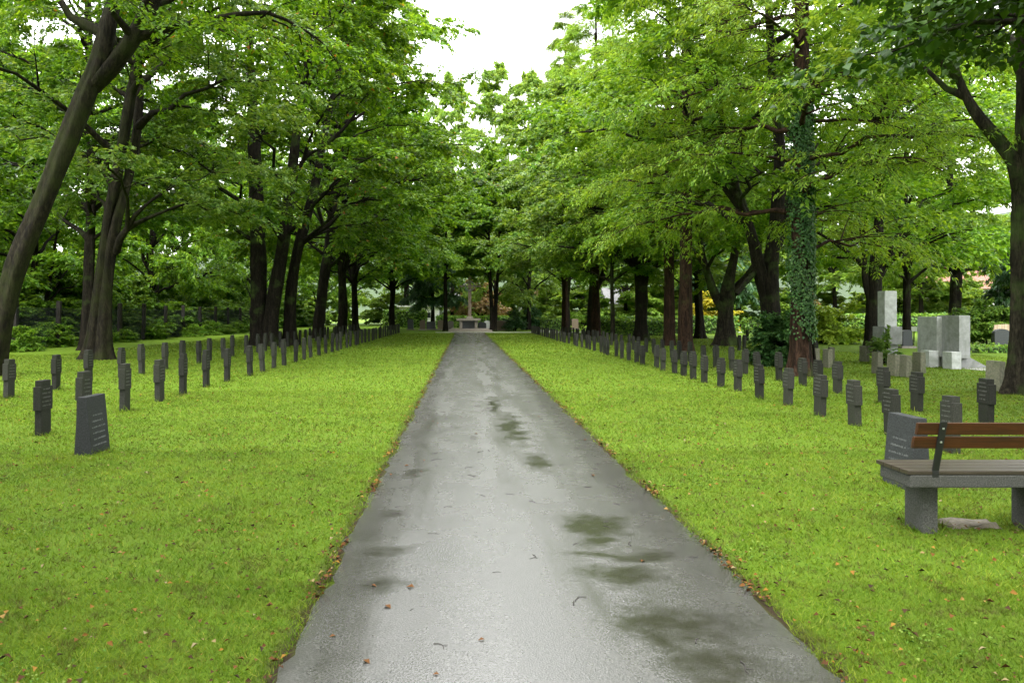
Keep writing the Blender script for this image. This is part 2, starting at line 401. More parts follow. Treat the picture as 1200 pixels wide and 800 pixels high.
def tubes(g, C, rad, s):
    """C (N,k,3) centre lines, rad (N,k)"""
    Nn, k, _ = C.shape
    T = norm(np.gradient(C, axis=1))
    ref = np.where(np.abs(T[..., 2:3]) > .9, np.array([1., 0, 0]), np.array([0, 0, 1.]))
    A = norm(np.cross(T, ref)); B = np.cross(T, A)
    ph = np.arange(s) * 2 * math.pi / s
    V = C[:, :, None] + rad[..., None, None] * (A[:, :, None] * np.cos(ph)[:, None] + B[:, :, None] * np.sin(ph)[:, None])
    i = np.arange(Nn * k * s).reshape(Nn, k, s); j = np.roll(i, -1, 2)
    g.put(V, np.stack([i[:, :-1], j[:, :-1], j[:, 1:], i[:, 1:]], -1).reshape(-1, 4))

def catmull(pts, k):
    p = np.array(pts, float); p = np.vstack([2 * p[0] - p[1], p, 2 * p[-1] - p[-2]]); out = []
    for a in range(1, len(p) - 2):
        t = np.linspace(0, 1, k, endpoint=False)[:, None]
        out.append(.5 * (2 * p[a] + (p[a + 1] - p[a - 1]) * t + (2 * p[a - 1] - 5 * p[a] + 4 * p[a + 1] - p[a + 2]) * t ** 2 + (3 * p[a] - p[a - 1] - 3 * p[a + 1] + p[a + 2]) * t ** 3))
    out.append(p[-2][None]); return np.vstack(out)

def stem_tube(g, pts, rng, s=34, flute=.10, flare=True):
    """pts: (x,y,z,r) list"""
    q = catmull(pts, 12); q[:, 3] *= .78; C = q[:, :3]; r = q[:, 3].copy()
    z = C[:, 2] - C[0, 2]
    T = norm(np.gradient(C, axis=0))
    ref = np.array([0, 1., 0]) if abs(T[0][1]) < .9 else np.array([1., 0, 0])
    A = norm(np.cross(T, ref)); B = np.cross(T, A)
    ph = np.arange(s) * 2 * math.pi / s
    p1, p2, p3 = rng.uniform(0, 6.28, 3)
    m = 1 + flute * np.sin(3 * ph + p1)[None] + flute * .6 * np.sin(5 * ph + p2 + z[:, None] * .35) + rng.normal(0, .016, (len(r), s))
    wan = np.cumsum(rng.normal(0, .12, len(r)))[:, None]
    m = m + .030 * np.sin(9 * ph[None] + p1 + wan) * np.sin(4 * ph[None] - wan * 1.7 + z[:, None] * .8) + .026 * np.sin(15 * ph[None] + p2 - wan * 2)
    if flare:
        fl = np.exp(-np.maximum(z, 0) / .35)
        m = m * (1 + fl[:, None] * (.45 + .30 * np.sin(5 * ph + p3)[None]))
    m = m * (1 + .04 * np.sin(z * 2.1 + p1))[:, None]
    V = C[:, None] + (r[:, None] * m)[..., None] * (A[:, None] * np.cos(ph)[None, :, None] + B[:, None] * np.sin(ph)[None, :, None])
    i = np.arange(len(r) * s).reshape(len(r), s); j = np.roll(i, -1, 1)
    g.put(V, np.stack([i[:-1], j[:-1], j[1:], i[1:]], -1).reshape(-1, 4))
    return q

def leaves_mesh(name, p, d, nrm, Ln, W, mat, fold=.18, tri=False):
    d = norm(d); s = norm(np.cross(d, nrm)); nn = np.cross(s, d)
    Ln = Ln[:, None]; W = W[:, None]
    if tri:
        V = np.stack([p - s * W * .5, p + s * W * .5, p + d * Ln], 1)
        return np_mesh(name, V, np.arange(len(p) * 3).reshape(-1, 3), mat)
    mid = p + d * Ln * .45
    V = np.stack([p, mid + s * W * .5 + nn * W * fold, p + d * Ln - nn * Ln * .12, mid - s * W * .5 + nn * W * fold], 1)
    k = np.arange(len(p))[:, None] * 4
    Fa = np.concatenate([k + np.array([[0, 2, 1]]), k + np.array([[0, 3, 2]])], 1).reshape(-1, 3)
    return np_mesh(name, V, Fa, mat)

def rot_h(d, ang, pitch):
    """turn direction d about the vertical by ang, then set an added pitch"""
    c, s = np.cos(ang), np.sin(ang)
    x = d[..., 0] * c - d[..., 1] * s; y = d[..., 0] * s + d[..., 1] * c
    return norm(np.stack([x, y, d[..., 2] * .6 + pitch], -1))

PROF = {'broad': ([0, .12, .35, .6, .85, 1], [.70, 1, 1, .85, .52, .08]),
        'cone': ([0, .08, .5, 1], [.75, 1, .62, .05]),
        'column': ([0, .2, .7, 1], [.8, 1, .7, .05]),
        'dome': ([0, .3, .7, 1], [.9, 1, .75, .2])}

def grow(stems, crown, seed, style='broad', limbs=28, br=9, tw=7, lv=34, leaf=(.15, .21), wide=.68, twig=(.45, 1.0), rise=.35, droop=.18, rlimb=.11, tpitch=-.12, bare=False, thin=.28):
    """returns (wood Geo, leaf arrays). stems: list of lists (x,y,z,r) local; crown: dict(z0,z1,R,cx,cy)"""
    rng = np.random.default_rng(seed)
    g = Geo(); qs = []
    for k, st in enumerate(stems): qs.append(stem_tube(g, st, rng, flare=(st[0][2] < .3)))
    Q = np.concatenate(qs)
    z0, z1, Rr, cx, cyy = crown['z0'], crown['z1'], crown['R'], crown.get('cx', 0), crown.get('cy', 0)
    u = (np.arange(limbs) + rng.uniform(0, 1, limbs)) / limbs
    if style != 'cone': u = u ** .9
    phi = np.arange(limbs) * 2.39996 + rng.uniform(-.4, .4, limbs)
    Rad = Rr * np.interp(u, *PROF[style]) * rng.uniform(.72, 1.08, limbs)
    tz = z0 + (z1 - z0) * u + rng.normal(0, .3, limbs)
    TIP = np.stack([cx + np.cos(phi) * Rad, cyy + np.sin(phi) * Rad, tz], -1)
    START = np.empty_like(TIP); R0 = np.empty(limbs)
    for i_ in range(limbs):
        want = TIP[i_, 2] - rise * Rad[i_]
        want = max(want, crown.get('zmin', z0 * .75))
        cost = np.abs(Q[:, 2] - want) + .30 * np.hypot(Q[:, 0] - TIP[i_, 0], Q[:, 1] - TIP[i_, 1])
        k = int(np.argmin(cost)); START[i_] = Q[k, :3]; R0[i_] = Q[k, 3]
    D = TIP - START; ln = np.linalg.norm(D, axis=1)
    CT = START + D * .5; CT[:, 2] += droop * ln + .12 * ln * rng.uniform(0, 1, limbs)
    CT[:, :2] += rng.normal(0, .06, (limbs, 2)) * ln[:, None]
    k = 9; tt = np.linspace(0, 1, k)[None].repeat(limbs, 0)
    C = bez(START[:, None], CT[:, None], TIP[:, None], tt)
    C[:, 1:-1] += rng.normal(0, .018, (limbs, k - 2, 3)) * ln[:, None, None]
    r0 = np.minimum(np.maximum(.03, rlimb * (ln / max(Rr, .1)) ** 1.1), R0 * .75)
    rad = r0[:, None] * (1 - .86 * tt) * (1 + .7 * np.exp(-tt * 14))
    tubes(g, C, rad, 7)
    # branches
    nb = limbs * br; li = np.repeat(np.arange(limbs), br)
    t = np.clip(np.tile((np.arange(br) + .5) / br, limbs) * (1 - thin) + thin + rng.normal(0, .04, nb), .05, 1)
    S0 = bez(START[li], CT[li], TIP[li], t); Td = bezt(START[li], CT[li], TIP[li], t)
    side = np.where(np.arange(nb) % 2 == 0, 1, -1) * rng.uniform(.5, 1.3, nb)
    side = np.where(t > .96, rng.normal(0, .2, nb), side)
    bd = rot_h(Td, side, rng.normal(.05, .22, nb))
    bl = ln[li] * rng.uniform(.22, .42, nb) * (1.2 - .65 * t) + .35
    S2 = S0 + bd * bl[:, None]; S2[:, 2] -= .10 * bl
    S1 = S0 + bd * bl[:, None] * .5 + np.array([0, 0, 1.]) * (.10 * bl)[:, None]
    tt = np.linspace(0, 1, 4)[None].repeat(nb, 0)
    br0 = np.clip(r0[li] * (1 - .86 * t) * .6, .008, .06)
    tubes(g, bez(S0[:, None], S1[:, None], S2[:, None], tt), br0[:, None] * (1 - .75 * tt), 4)
    # twigs
    nt_ = nb * tw; bi = np.repeat(np.arange(nb), tw)
    t = np.clip(np.tile((np.arange(tw) + .6) / tw, nb) * .9 + .1 + rng.normal(0, .05, nt_), .05, 1)
    T0 = bez(S0[bi], S1[bi], S2[bi], t); Tt = bezt(S0[bi], S1[bi], S2[bi], t)
    side = np.where(np.arange(nt_) % 2 == 0, 1, -1) * rng.uniform(.4, 1.2, nt_)
    td = rot_h(Tt, side, rng.normal(tpitch, .20, nt_))
    tl = rng.uniform(*twig, nt_)
    T1 = T0 + td * tl[:, None]; T1[:, 2] -= .12 * tl
    tt = np.linspace(0, 1, 2)[None].repeat(nt_, 0)
    if leaf[0] < .13: tubes(g, np.stack([T0, T1], 1), np.tile([.006, .003], (nt_, 1)), 3)
    # leaves
    tri = leaf[0] != .14; lv *= 1.14; leaf = (leaf[0] * .83, leaf[1] * .83)
    cnt = rng.poisson(lv, nt_); ti = np.repeat(np.arange(nt_), cnt); nl = len(ti)
    s = rng.uniform(.05, 1.05, nl); sg = rng.choice([-1, 1], nl)
    dirn = rot_h(norm(T1 - T0)[ti], sg * rng.uniform(.3, 1.4, nl), rng.normal(tpitch - .15, .28, nl))
    Ll = rng.uniform(*leaf, nl)
    p = T0[ti] + (T1 - T0)[ti] * s[:, None] + rng.normal(0, .05, (nl, 3)) * twig[1] + dirn * (rng.uniform(0, .10, nl) * twig[1])[:, None]
    nr = norm(np.array([0, 0, 1.]) + rng.normal(0, .42, (nl, 3)))
    return g, (p, dirn, nr, Ll, Ll * wide * rng.uniform(.8, 1.2, nl)), tri

def tree(name, loc, stems, crown, seed, leafm, bark, label, group=None, cat='tree', rz=0, leaf2=None, **kw):
    root = empty(name, loc, rz)
    g, lf, tri = grow(stems, crown, seed, **kw)
    link('trunk', g.mesh('trunk', BARK[bark]), root)
    c = link('crown', leaves_mesh('crown', *lf, LEAF[leafm], tri=tri), root); c['kind'] = 'stuff'
    return tag(root, label, cat, group)

def stem_px(Y, base, pts):
    """photo-measured trunk line, laid at depth Y: points (px,py,radius,dy) to local metres about the base"""
    o = P(base[0], base[1], Y); o[2] = 0; out = []
    for q in pts:
        p = P(q[0], q[1], Y); out.append((p[0] - o[0], (q[3] if len(q) > 3 else 0), p[2], q[2]))
    out[0] = (*out[0][:2], -.1, out[0][3]) if out[0][2] < .6 else out[0]
    return out
def base_at(px, Y): return (GX(px, Y), Y, 0)

# ---- left of the path
Y = 20
tree('leaning_tree', base_at(-10, Y), [
    stem_px(Y, (-10, 440), [(-12, 440, .42), (-1, 392, .37), (20, 312, .33), (56, 225, .31), (100, 115, .31), (118, 70, .30), (132, 10, .22), (140, -70, .20, .6), (146, -160, .12, 1.2), (150, -250, .05, 1.5)]),
    stem_px(Y, (-10, 440), [(104, 105, .25), (130, 78, .28), (158, 40, .25), (182, -10, .22), (220, -90, .17, -.5), (265, -180, .11, -1), (290, -250, .04, -1.2)]),
    stem_px(Y, (-10, 440), [(-22, 440, .12), (-14, 420, .12), (-6, 395, .10)])],
    dict(z0=8.2, z1=18, R=6.2, cx=3.6, cy=.5, zmin=8.8), 11, 'maple', 'mossy',
    'big leaning tree with mossy forked trunk behind the fence-side grave crosses', limbs=26, br=8, tw=7, lv=28, leaf=(.12, .18))
Y = 27
tree('mossy_tree', base_at(116, Y), [
    stem_px(Y, (116, 420), [(106, 420, .34), (112, 370, .24), (120, 310, .22), (128, 250, .21), (140, 190, .23), (150, 130, .22), (160, 70, .18), (172, -20, .14), (180, -150, .06)]),
    stem_px(Y, (116, 420), [(122, 420, .34), (123, 370, .26), (128, 310, .23), (137, 260, .21), (148, 190, .20, .4), (152, 110, .18, .8), (140, 20, .13, 1.2), (132, -90, .06, 1.4)]),
    stem_px(Y, (116, 420), [(136, 296, .16), (146, 280, .14, -.3), (158, 268, .12, -.5), (170, 256, .09, -.8), (195, 240, .05, -1.2), (215, 230, .02, -1.5)])],
    dict(z0=5.2, z1=19, R=5.6, cx=1.6, cy=0, zmin=4.6), 12, 'silver', 'mossy',
    'mossy twin-stemmed tree with a cut side branch, between grave crosses and fence', limbs=28, br=8, tw=7, lv=24, leaf=(.15, .21))
Y = 34
tree('dark_tree', base_at(104, Y), [stem_px(Y, (104, 410), [(102, 412, .34), (104, 330, .28), (107, 230, .26), (106, 120, .22), (103, 0, .16), (100, -110, .06)])],
    dict(z0=5.5, z1=20, R=6.0, zmin=5), 13, 'wood', 'dark', 'straight dark-trunked tree standing behind the mossy twin-stemmed tree', limbs=28, br=9, tw=7, lv=30, leaf=(.17, .24))
Y = 39
tree('multi_stem_tree', base_at(318, Y), [
    stem_px(Y, (318, 405), [(304, 406, .56), (303, 350, .50), (302, 290, .46), (300, 220, .42), (297, 150, .34), (293, 60, .24), (288, -60, .12), (285, -150, .05)]),
    stem_px(Y, (318, 405), [(318, 405, .52, -.3), (322, 360, .44, -.3), (331, 310, .40, -.4), (339, 260, .36, -.5), (346, 200, .31, -.6), (356, 130, .24, -.8), (372, 40, .17, -1), (390, -60, .08, -1.2)]),
    stem_px(Y, (318, 405), [(337, 404, .46, .5), (338, 350, .38, .5), (345, 300, .33, .5), (357, 255, .32, .5), (369, 205, .28, .6), (378, 150, .22, .7), (395, 70, .15, .9), (415, -30, .07, 1)]),
    stem_px(Y, (318, 405), [(343, 225, .18, -.5), (354, 200, .15, -.7), (366, 186, .12, -.9), (385, 178, .08, -1.2)])],
    dict(z0=4.3, z1=25, R=9.4, cx=.6, zmin=5.2), 14, 'maple', 'dark',
    'huge many-stemmed tree with ivy-dark trunks beside the fence-side cross rows', limbs=56, br=11, tw=8, lv=25, leaf=(.19, .27))
Y = 51
tree('leaning_trunk_tree', base_at(372, Y), [
    stem_px(Y, (372, 396), [(371, 397, .50), (374, 370, .44), (379, 330, .42), (385, 290, .40), (390, 240, .36), (394, 180, .28), (398, 90, .18), (402, -20, .08)]),
    stem_px(Y, (372, 396), [(386, 312, .22), (398, 302, .19), (415, 285, .15, -.5), (436, 272, .10, -1), (455, 265, .05, -1.5)])],
    dict(z0=4.6, z1=27, R=9.6, cx=2.4, zmin=5.5), 15, 'lime', 'dark', 'tree with slightly leaning trunk and low limb pointing at the path', limbs=40, br=10, tw=7, lv=24, leaf=(.24, .33))

BROAD = tree('avenue_tree', base_at(400, 60), [[(0, 0, -.1, .46), (.1, 0, 2, .38), (0, .1, 5, .34), (.2, 0, 9, .27), (.1, .2, 14, .18), (0, 0, 21, .05)], [(.1, 0, 4.2, .2), (1.2, .6, 7, .18), (2.3, 1.2, 11, .13), (3, 1.6, 16, .05)], [(-.1, 0, 5, .2), (-1.4, -.4, 8, .16), (-2.3, -.8, 13, .06)]],
    dict(z0=4.8, z1=24, R=8.0, zmin=4.5), 16, 'lime', 'dark', 'dark-trunked avenue tree beyond the leaning trunk, fence side', 'avenue trees lining the path', limbs=38, br=10, tw=7, lv=22, leaf=(.27, .38), twig=(.5, 1.2))
copy_thing(BROAD, (-10.6, 74, 0), 2.0, 1.02, 'avenue tree at the far end of the fence-side cross row')
BROAD.scale = (1.1, 1.1, 1.14)
copy_thing(BROAD, (-7.5, 79, 0), 4.1, .92, 'avenue tree beside the far headstones, fence side')

LOOSE = tree('pale_tree', (GX(664, 65), 65, 0), [[(0, 0, -.1, .40), (0, .1, 3, .34), (.2, 0, 6, .28), (0, .2, 11, .2), (.2, 0, 20, .05)], [(.1, 0, 3.4, .18), (-1.0, .4, 6.5, .16), (-2, .8, 11, .05)]],
    dict(z0=4.6, z1=22, R=7.2, zmin=4.4), 17, 'silver', 'grey', 'grey-trunked avenue tree by the far hedge, bench side', 'avenue trees lining the path', limbs=34, br=10, tw=7, lv=20, leaf=(.27, .38), twig=(.5, 1.2))

# ---- right of the path
CONK = dict(style='cone', limbs=64, br=13, tw=6, lv=28, leaf=(.12, .20), wide=.32, twig=(.4, .85), rise=-.02, droop=.10, rlimb=.07, tpitch=-.28, thin=.15)
Y = 20
tree('reddish_conifer', base_at(940, Y), [stem_px(Y, (940, 440), [(938, 442, .36), (938, 400, .31), (938, 300, .27), (938, 180, .24), (939, 60, .23), (939, -80, .19), (940, -330, .12), (940, -560, .03)])],
    dict(z0=3.4, z1=24, R=5.2, zmin=3.4), 21, 'larch', 'red', 'tall straight conifer with ivy-clad reddish trunk near the bench-side grave crosses', **{**CONK, 'leaf': (.10, .18), 'lv': 26, 'limbs': 52})
Y = 25
tree('forked_tree', base_at(905, Y), [
    stem_px(Y, (905, 425), [(906, 426, .44), (905, 380, .37), (902, 340, .36), (905, 300, .28), (912, 240, .25), (914, 170, .21), (905, 80, .16), (898, -40, .10), (895, -160, .04)]),
    stem_px(Y, (905, 425), [(899, 350, .27), (890, 318, .25), (880, 285, .22, -.2), (865, 245, .19, -.4), (851, 215, .16, -.6), (840, 170, .12, -.8), (826, 100, .07, -1)]),
    stem_px(Y, (905, 425), [(886, 318, .10), (872, 330, .10, -.2), (858, 345, .08, -.4)]),
    stem_px(Y, (905, 425), [(906, 300, .16), (918, 278, .15, .2), (930, 245, .12, .5), (950, 200, .08, .8), (975, 160, .04, 1)])],
    dict(z0=4.4, z1=18, R=6.6, cx=-.6, zmin=4.6), 22, 'lime', 'dark', 'dark forked tree with a leafy bush at its foot, beside the ivy-clad conifer', limbs=36, br=9, tw=8, lv=24, leaf=(.15, .21))
CON = tree('reddish_conifer', base_at(803, 33), [[(0, 0, -.1, .38), (0, 0, 2, .33), (.05, 0, 8, .26), (0, .05, 16, .16), (0, 0, 26, .03)]],
    dict(z0=5.2, z1=26, R=5.6, zmin=5.2), 23, 'larch', 'red', 'straight reddish-trunked conifer standing between cross rows, bench side', 'reddish-trunked conifers', **{**CONK, 'lv': 24, 'limbs': 56})
copy_thing(CON, (GX(784, 39), 39, 0), 2.1, 1.0, 'second reddish-trunked conifer close behind another conifer, bench side')
copy_thing(CON, (9.2, 54, 0), 3.3, 1.02, 'tall yellow-green conifer overhanging the bench-side cross row')
copy_thing(CON, (8.2, 63, 0), 4.7, .98, 'yellow-green conifer near the far end of the bench-side row')
Y = 46
tree('forked_tree', base_at(752, Y), [
    stem_px(Y, (752, 400), [(752, 401, .52), (752, 370, .44), (752, 338, .44), (746, 300, .30), (743, 260, .24), (738, 180, .16), (735, 80, .06)]),
    stem_px(Y, (752, 400), [(753, 342, .32), (758, 310, .30), (761, 275, .27), (762, 200, .2), (766, 120, .12), (770, 20, .04)])],
    dict(z0=4.0, z1=18, R=7.4, cx=-.8, zmin=4.2), 24, 'silver', 'dark', 'dark tree whose trunk forks low into two, bench side', limbs=36, br=10, tw=7, lv=24, leaf=(.20, .29))
Y = 39
tree('spreading_tree', base_at(850, Y), [
    stem_px(Y, (850, 405), [(850, 406, .60), (850, 375, .48), (851, 352, .45), (855, 325, .30), (862, 290, .24), (868, 220, .15), (872, 130, .05)]),
    stem_px(Y, (850, 405), [(847, 362, .32), (838, 346, .27), (828, 325, .22, -.3), (820, 300, .16, -.5), (812, 260, .08, -.8)]),
    stem_px(Y, (850, 405), [(855, 352, .28), (866, 335, .24, .2), (880, 320, .20, .3), (892, 300, .15, .5), (902, 260, .08, .8)])],
    dict(z0=4.4, z1=16, R=6.2, zmin=3.6), 25, 'lime', 'grey', 'stout tree spreading into three limbs in front of the long hedge', limbs=30, br=9, tw=7, lv=24, leaf=(.19, .27))
Y = 56
tree('thick_trunk_tree', base_at(695, Y), [[(0, 0, -.1, .62), (0, 0, 1.4, .5), (.1, 0, 4, .42), (.2, 0, 9, .28), (0, .2, 18, .05)], [(.1, 0, 3, .25), (1.2, -.4, 6, .2), (2, -.8, 10, .06)]],
    dict(z0=4.4, z1=17, R=6.2, zmin=4), 26, 'silver', 'dark', 'thick mossy-based tree beside the thin pale birch, bench side', limbs=32, br=9, tw=7, lv=22, leaf=(.25, .34))
Y = 45
tree('thin_tree', base_at(718, Y), [stem_px(Y, (718, 400), [(718, 400, .16), (718, 370, .15), (717, 330, .13), (718, 260, .10), (717, 180, .04)])],
    dict(z0=3.6, z1=12, R=2.8, zmin=3.4), 27, 'lime', 'grey', 'thin pale-trunked young tree among the bench-side crosses', limbs=16, br=7, tw=6, lv=20, leaf=(.2, .28))
Y = 32
tree('dark_tree', base_at(1025, Y), [
    stem_px(Y, (1025, 413), [(1025, 414, .50), (1024, 385, .40), (1024, 345, .36), (1026, 310, .28), (1030, 250, .22), (1032, 150, .13), (1034, 40, .05)]),
    stem_px(Y, (1025, 413), [(1020, 352, .18), (1014, 330, .15), (1012, 300, .12), (1006, 250, .06)]),
    stem_px(Y, (1025, 413), [(1028, 330, .18), (1038, 310, .16), (1050, 280, .12), (1064, 240, .06)])],
    dict(z0=3.8, z1=15, R=6.4, zmin=3.6), 28, 'lime', 'dark', 'dark spreading tree right behind the stacked-block monument', limbs=34, br=9, tw=7, lv=24, leaf=(.17, .25))
MIDT = tree('ivy_trunk_tree', base_at(1118, 42), [[(0, 0, -.1, .48), (0, 0, 1.2, .40), (.1, 0, 4, .34), (-.2, .1, 8, .22), (0, 0, 15, .05)], [(0, 0, 4, .2), (1, .3, 6.4, .16), (1.8, .6, 10, .05)], [(0, 0, 3.6, .16), (-1.1, -.3, 5.6, .13), (-2.2, -.6, 8.5, .05)]],
    dict(z0=4.0, z1=17, R=6.4, zmin=3.8), 29, 'pale', 'dark', 'dark-trunked tree behind the two white slabs', limbs=30, br=9, tw=7, lv=22, leaf=(.22, .31))
copy_thing(MIDT, (GX(1063, 40), 40, 0), 1.1, (.62, .62, .85), 'slender dark-trunked tree between the monument and the slabs')
copy_thing(MIDT, (GX(820, 50), 50, 0), 2.9, .9, 'dark-trunked tree in front of the yellow shrub')
Y = 15.4
tree('lichen_tree', base_at(1196, Y), [
    stem_px(Y, (1196, 462), [(1195, 462, .34), (1197, 420, .28), (1198, 350, .25), (1199, 260, .24), (1200, 205, .25), (1202, 120, .20), (1200, 20, .17), (1196, -120, .10), (1190, -260, .03)]),
    stem_px(Y, (1196, 462), [(1196, 222, .20), (1188, 190, .17), (1175, 165, .15, .1), (1155, 135, .13, .2), (1142, 105, .10, .3), (1130, 60, .08, .4), (1118, -20, .05, .6), (1110, -100, .02, .8)])],
    dict(z0=6.0, z1=14.5, R=4.4, cx=.6, zmin=5.6), 30, 'pale', 'grey', 'lichen-grey tree with a limb slanting toward the path, beyond the bench', limbs=24, br=8, tw=7, lv=16, leaf=(.13, .19))
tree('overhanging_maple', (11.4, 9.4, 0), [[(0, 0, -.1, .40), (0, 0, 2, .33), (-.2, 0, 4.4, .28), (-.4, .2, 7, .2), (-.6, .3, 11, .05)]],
    dict(z0=4.9, z1=12, R=5.6, zmin=3.8, cx=-.4), 31, 'shade', 'dark', 'maple overhanging the bench lawn, crown shade painted into its large leaves', limbs=34, br=8, tw=7, lv=15, leaf=(.14, .20), wide=.9, rise=.2)

# ---- trees beside and behind where the camera stands
for k, (x, y, lab) in enumerate([(-9.6, -4.5, 'avenue tree near the start of the path, fence side'), (10.4, -5.5, 'avenue tree near the start of the path, bench side'), (-9.8, -17, 'avenue tree at the very start of the path, fence side'), (10.2, -18, 'avenue tree at the very start of the path, bench side')]):
    copy_thing(BROAD, (x, y, 0), k * 1.3, .95, lab)

# ---- far end of the path
tree('slender_tree', base_at(522, 72), [[(0, 0, -.1, .26), (0, 0, 2, .22), (0, .1, 6, .17), (.1, 0, 11, .04)]], dict(z0=5.4, z1=14, R=3.2, zmin=5), 41, 'lime', 'dark', 'slender tree on the fence side of the memorial steps', limbs=22, br=8, tw=6, lv=24, leaf=(.28, .38))
tree('twin_stem_tree', base_at(578, 71), [[(-.1, 0, -.1, .30), (-.15, 0, 2, .24), (-.35, .1, 6, .18), (-.4, 0, 12, .04)], [(.1, 0, -.1, .26), (.3, 0, 3, .2), (.5, .1, 7, .14), (.6, 0, 12, .04)]], dict(z0=5.0, z1=15, R=3.4, zmin=4), 42, 'wood', 'dark', 'dark twin-stemmed tree on the bench side of the memorial steps', limbs=26, br=9, tw=6, lv=26, leaf=(.28, .38))
SPR = tree('weeping_spruce', base_at(507, 84), [[(0, 0, -.1, .32), (0, 0, 2, .25), (0, 0, 10, .04)]], dict(z0=2.4, z1=8.5, R=3.3, zmin=2), 43, 'spruce', 'dark', 'dark weeping evergreen behind the far headstones', limbs=34, br=9, tw=5, lv=20, leaf=(.35, .55), wide=.25, twig=(.4, .9), style='dome', droop=.2, rise=.1, tpitch=-.5)
tree('columnar_cypress', base_at(615, 84), [[(0, 0, -.1, .18), (0, 0, 2, .14), (0, 0, 6.2, .03)]], dict(z0=.4, z1=6.6, R=1.0, zmin=.4), 44, 'hedge', 'dark', 'narrow columnar evergreen beyond the crossing path', limbs=44, br=6, tw=4, lv=14, leaf=(.22, .32), wide=.4, twig=(.2, .4), style='column', rise=.9, droop=0)
tree('copper_tree', base_at(562, 96), [[(0, 0, -.1, .2), (0, 0, 1.5, .16), (0, 0, 5, .04)]], dict(z0=1.0, z1=5.4, R=3.4, zmin=1), 45, 'orange', 'dark', 'orange-leaved small tree behind the tall wooden cross', limbs=18, br=7, tw=6, lv=18, leaf=(.28, .4), style='dome')
TALL = tree('tall_tree', (5, 122, 0), [[(0, 0, -.1, .5), (0, 0, 3, .42), (.1, 0, 12, .28), (0, 0, 26, .05)]], dict(z0=3.0, z1=28, R=8.6, zmin=3), 46, 'pale', 'dark', 'tall pale tree rising behind the memorial, bench side', 'tall trees behind the memorial', limbs=40, br=10, tw=7, lv=20, leaf=(.36, .5), twig=(.6, 1.4))
copy_thing(TALL, (6.4, 77, 0), 2.2, (.55, .55, .93), 'tall slim pale tree beside the crossing path, bench side')
copy_thing(TALL, (3.4, 86, 0), .7, (.58, .58, 1.06), 'tall slim pale tree right behind the tall wooden cross')
copy_thing(TALL, (-1.6, 95, 0), 3.9, (.55, .55, 1.12), 'tall slim pale tree behind the weeping evergreen')
copy_thing(BROAD, (-8.0, 106, 0), 2.5, 1.25, 'broad avenue tree beyond the weeping evergreen')
copy_thing(TALL, (-7, 126, 0), 1.4, 1.15, 'tall tree behind the memorial, fence side')
copy_thing(TALL, (17, 112, 0), 3.0, 1.1, 'tall tree beyond the columnar evergreen')
copy_thing(TALL, (29, 124, 0), 4.4, 1.1, 'tall tree beyond the long far hedge')
copy_thing(TALL, (-20, 124, 0), 5.2, 1.1, 'tall tree behind the low white building')
copy_thing(SPR, (26, 78, 0), 1.0, 1.15, 'dark evergreen beyond the long hedge')

# woodland behind the fence
WOODT = tree('woodland_tree', (-25, 44, 0), [[(0, 0, -.1, .28), (.1, 0, 2, .22), (.3, .2, 6, .18), (.2, 0, 12, .1), (.3, .1, 18, .03)], [(.3, .3, -.1, .14), (.9, .4, 3, .11), (1.6, .5, 8, .05)]],
    dict(z0=1.8, z1=16, R=5.8, zmin=2.0), 51, 'lime', 'dark', 'woodland tree standing behind the post fence', 'woodland trees behind the fence', limbs=34, br=9, tw=7, lv=20, leaf=(.24, .34), twig=(.5, 1.1))
rr = random.Random(8)
for (x, y, s) in [(-27, 31, .8), (-24, 60, .95), (-33, 37, 1.05), (-36, 52, 1.1), (-27, 74, 1.0), (-37, 70, 1.1), (-24, 88, .95), (-33, 92, 1.1), (-43, 48, 1.1), (-45, 66, 1.15), (-18, 96, .9), (-30, 112, 1.2), (-44, 100, 1.2), (-52, 84, 1.2), (-35, 26, 1.0), (-41, 38, 1.4), (-42, 62, 1.5), (-46, 54, 1.5)]:
    copy_thing(WOODT, (x + rr.uniform(-.6, .6), y, 0), rr.uniform(0, 6.28), (s, s, s * (1.5 if y > 42 or x < -32 else 1.15)))
# trees of the cemetery beyond the hedge, bench side
FART = tree('park_tree', (27, 80, 0), [[(0, 0, -.1, .3), (0, 0, 2, .24), (.2, .1, 7, .18), (0, 0, 15, .04)]], dict(z0=3.4, z1=17, R=5.6, zmin=3.2), 52, 'pale', 'dark', 'park tree among the far graves beyond the long hedge', 'park trees beyond the long hedge', limbs=28, br=9, tw=7, lv=18, leaf=(.28, .40), twig=(.5, 1.2))
for (x, y, s) in [(44, 75, 1.0), (33, 92, 1.1), (56, 66, 1.05), (40, 84, 1.2), (64, 72, 1.2), (18, 84, 1.0), (50, 92, 1.3), (34, 96, 1.3), (60, 56, 1.1), (62, 84, 1.3), (24, 92, 1.15), (70, 72, 1.3)]:
    copy_thing(FART, (x + rr.uniform(-.6, .6), y, 0), rr.uniform(0, 6.28), s)
copy_thing(SPR, (31, 41, 0), 2.0, .8, 'dark evergreen beside the wooden board fence')
copy_thing(SPR, (38, 47, 0), 2.6, 1.2, 'large dark evergreen behind the wooden board fence')

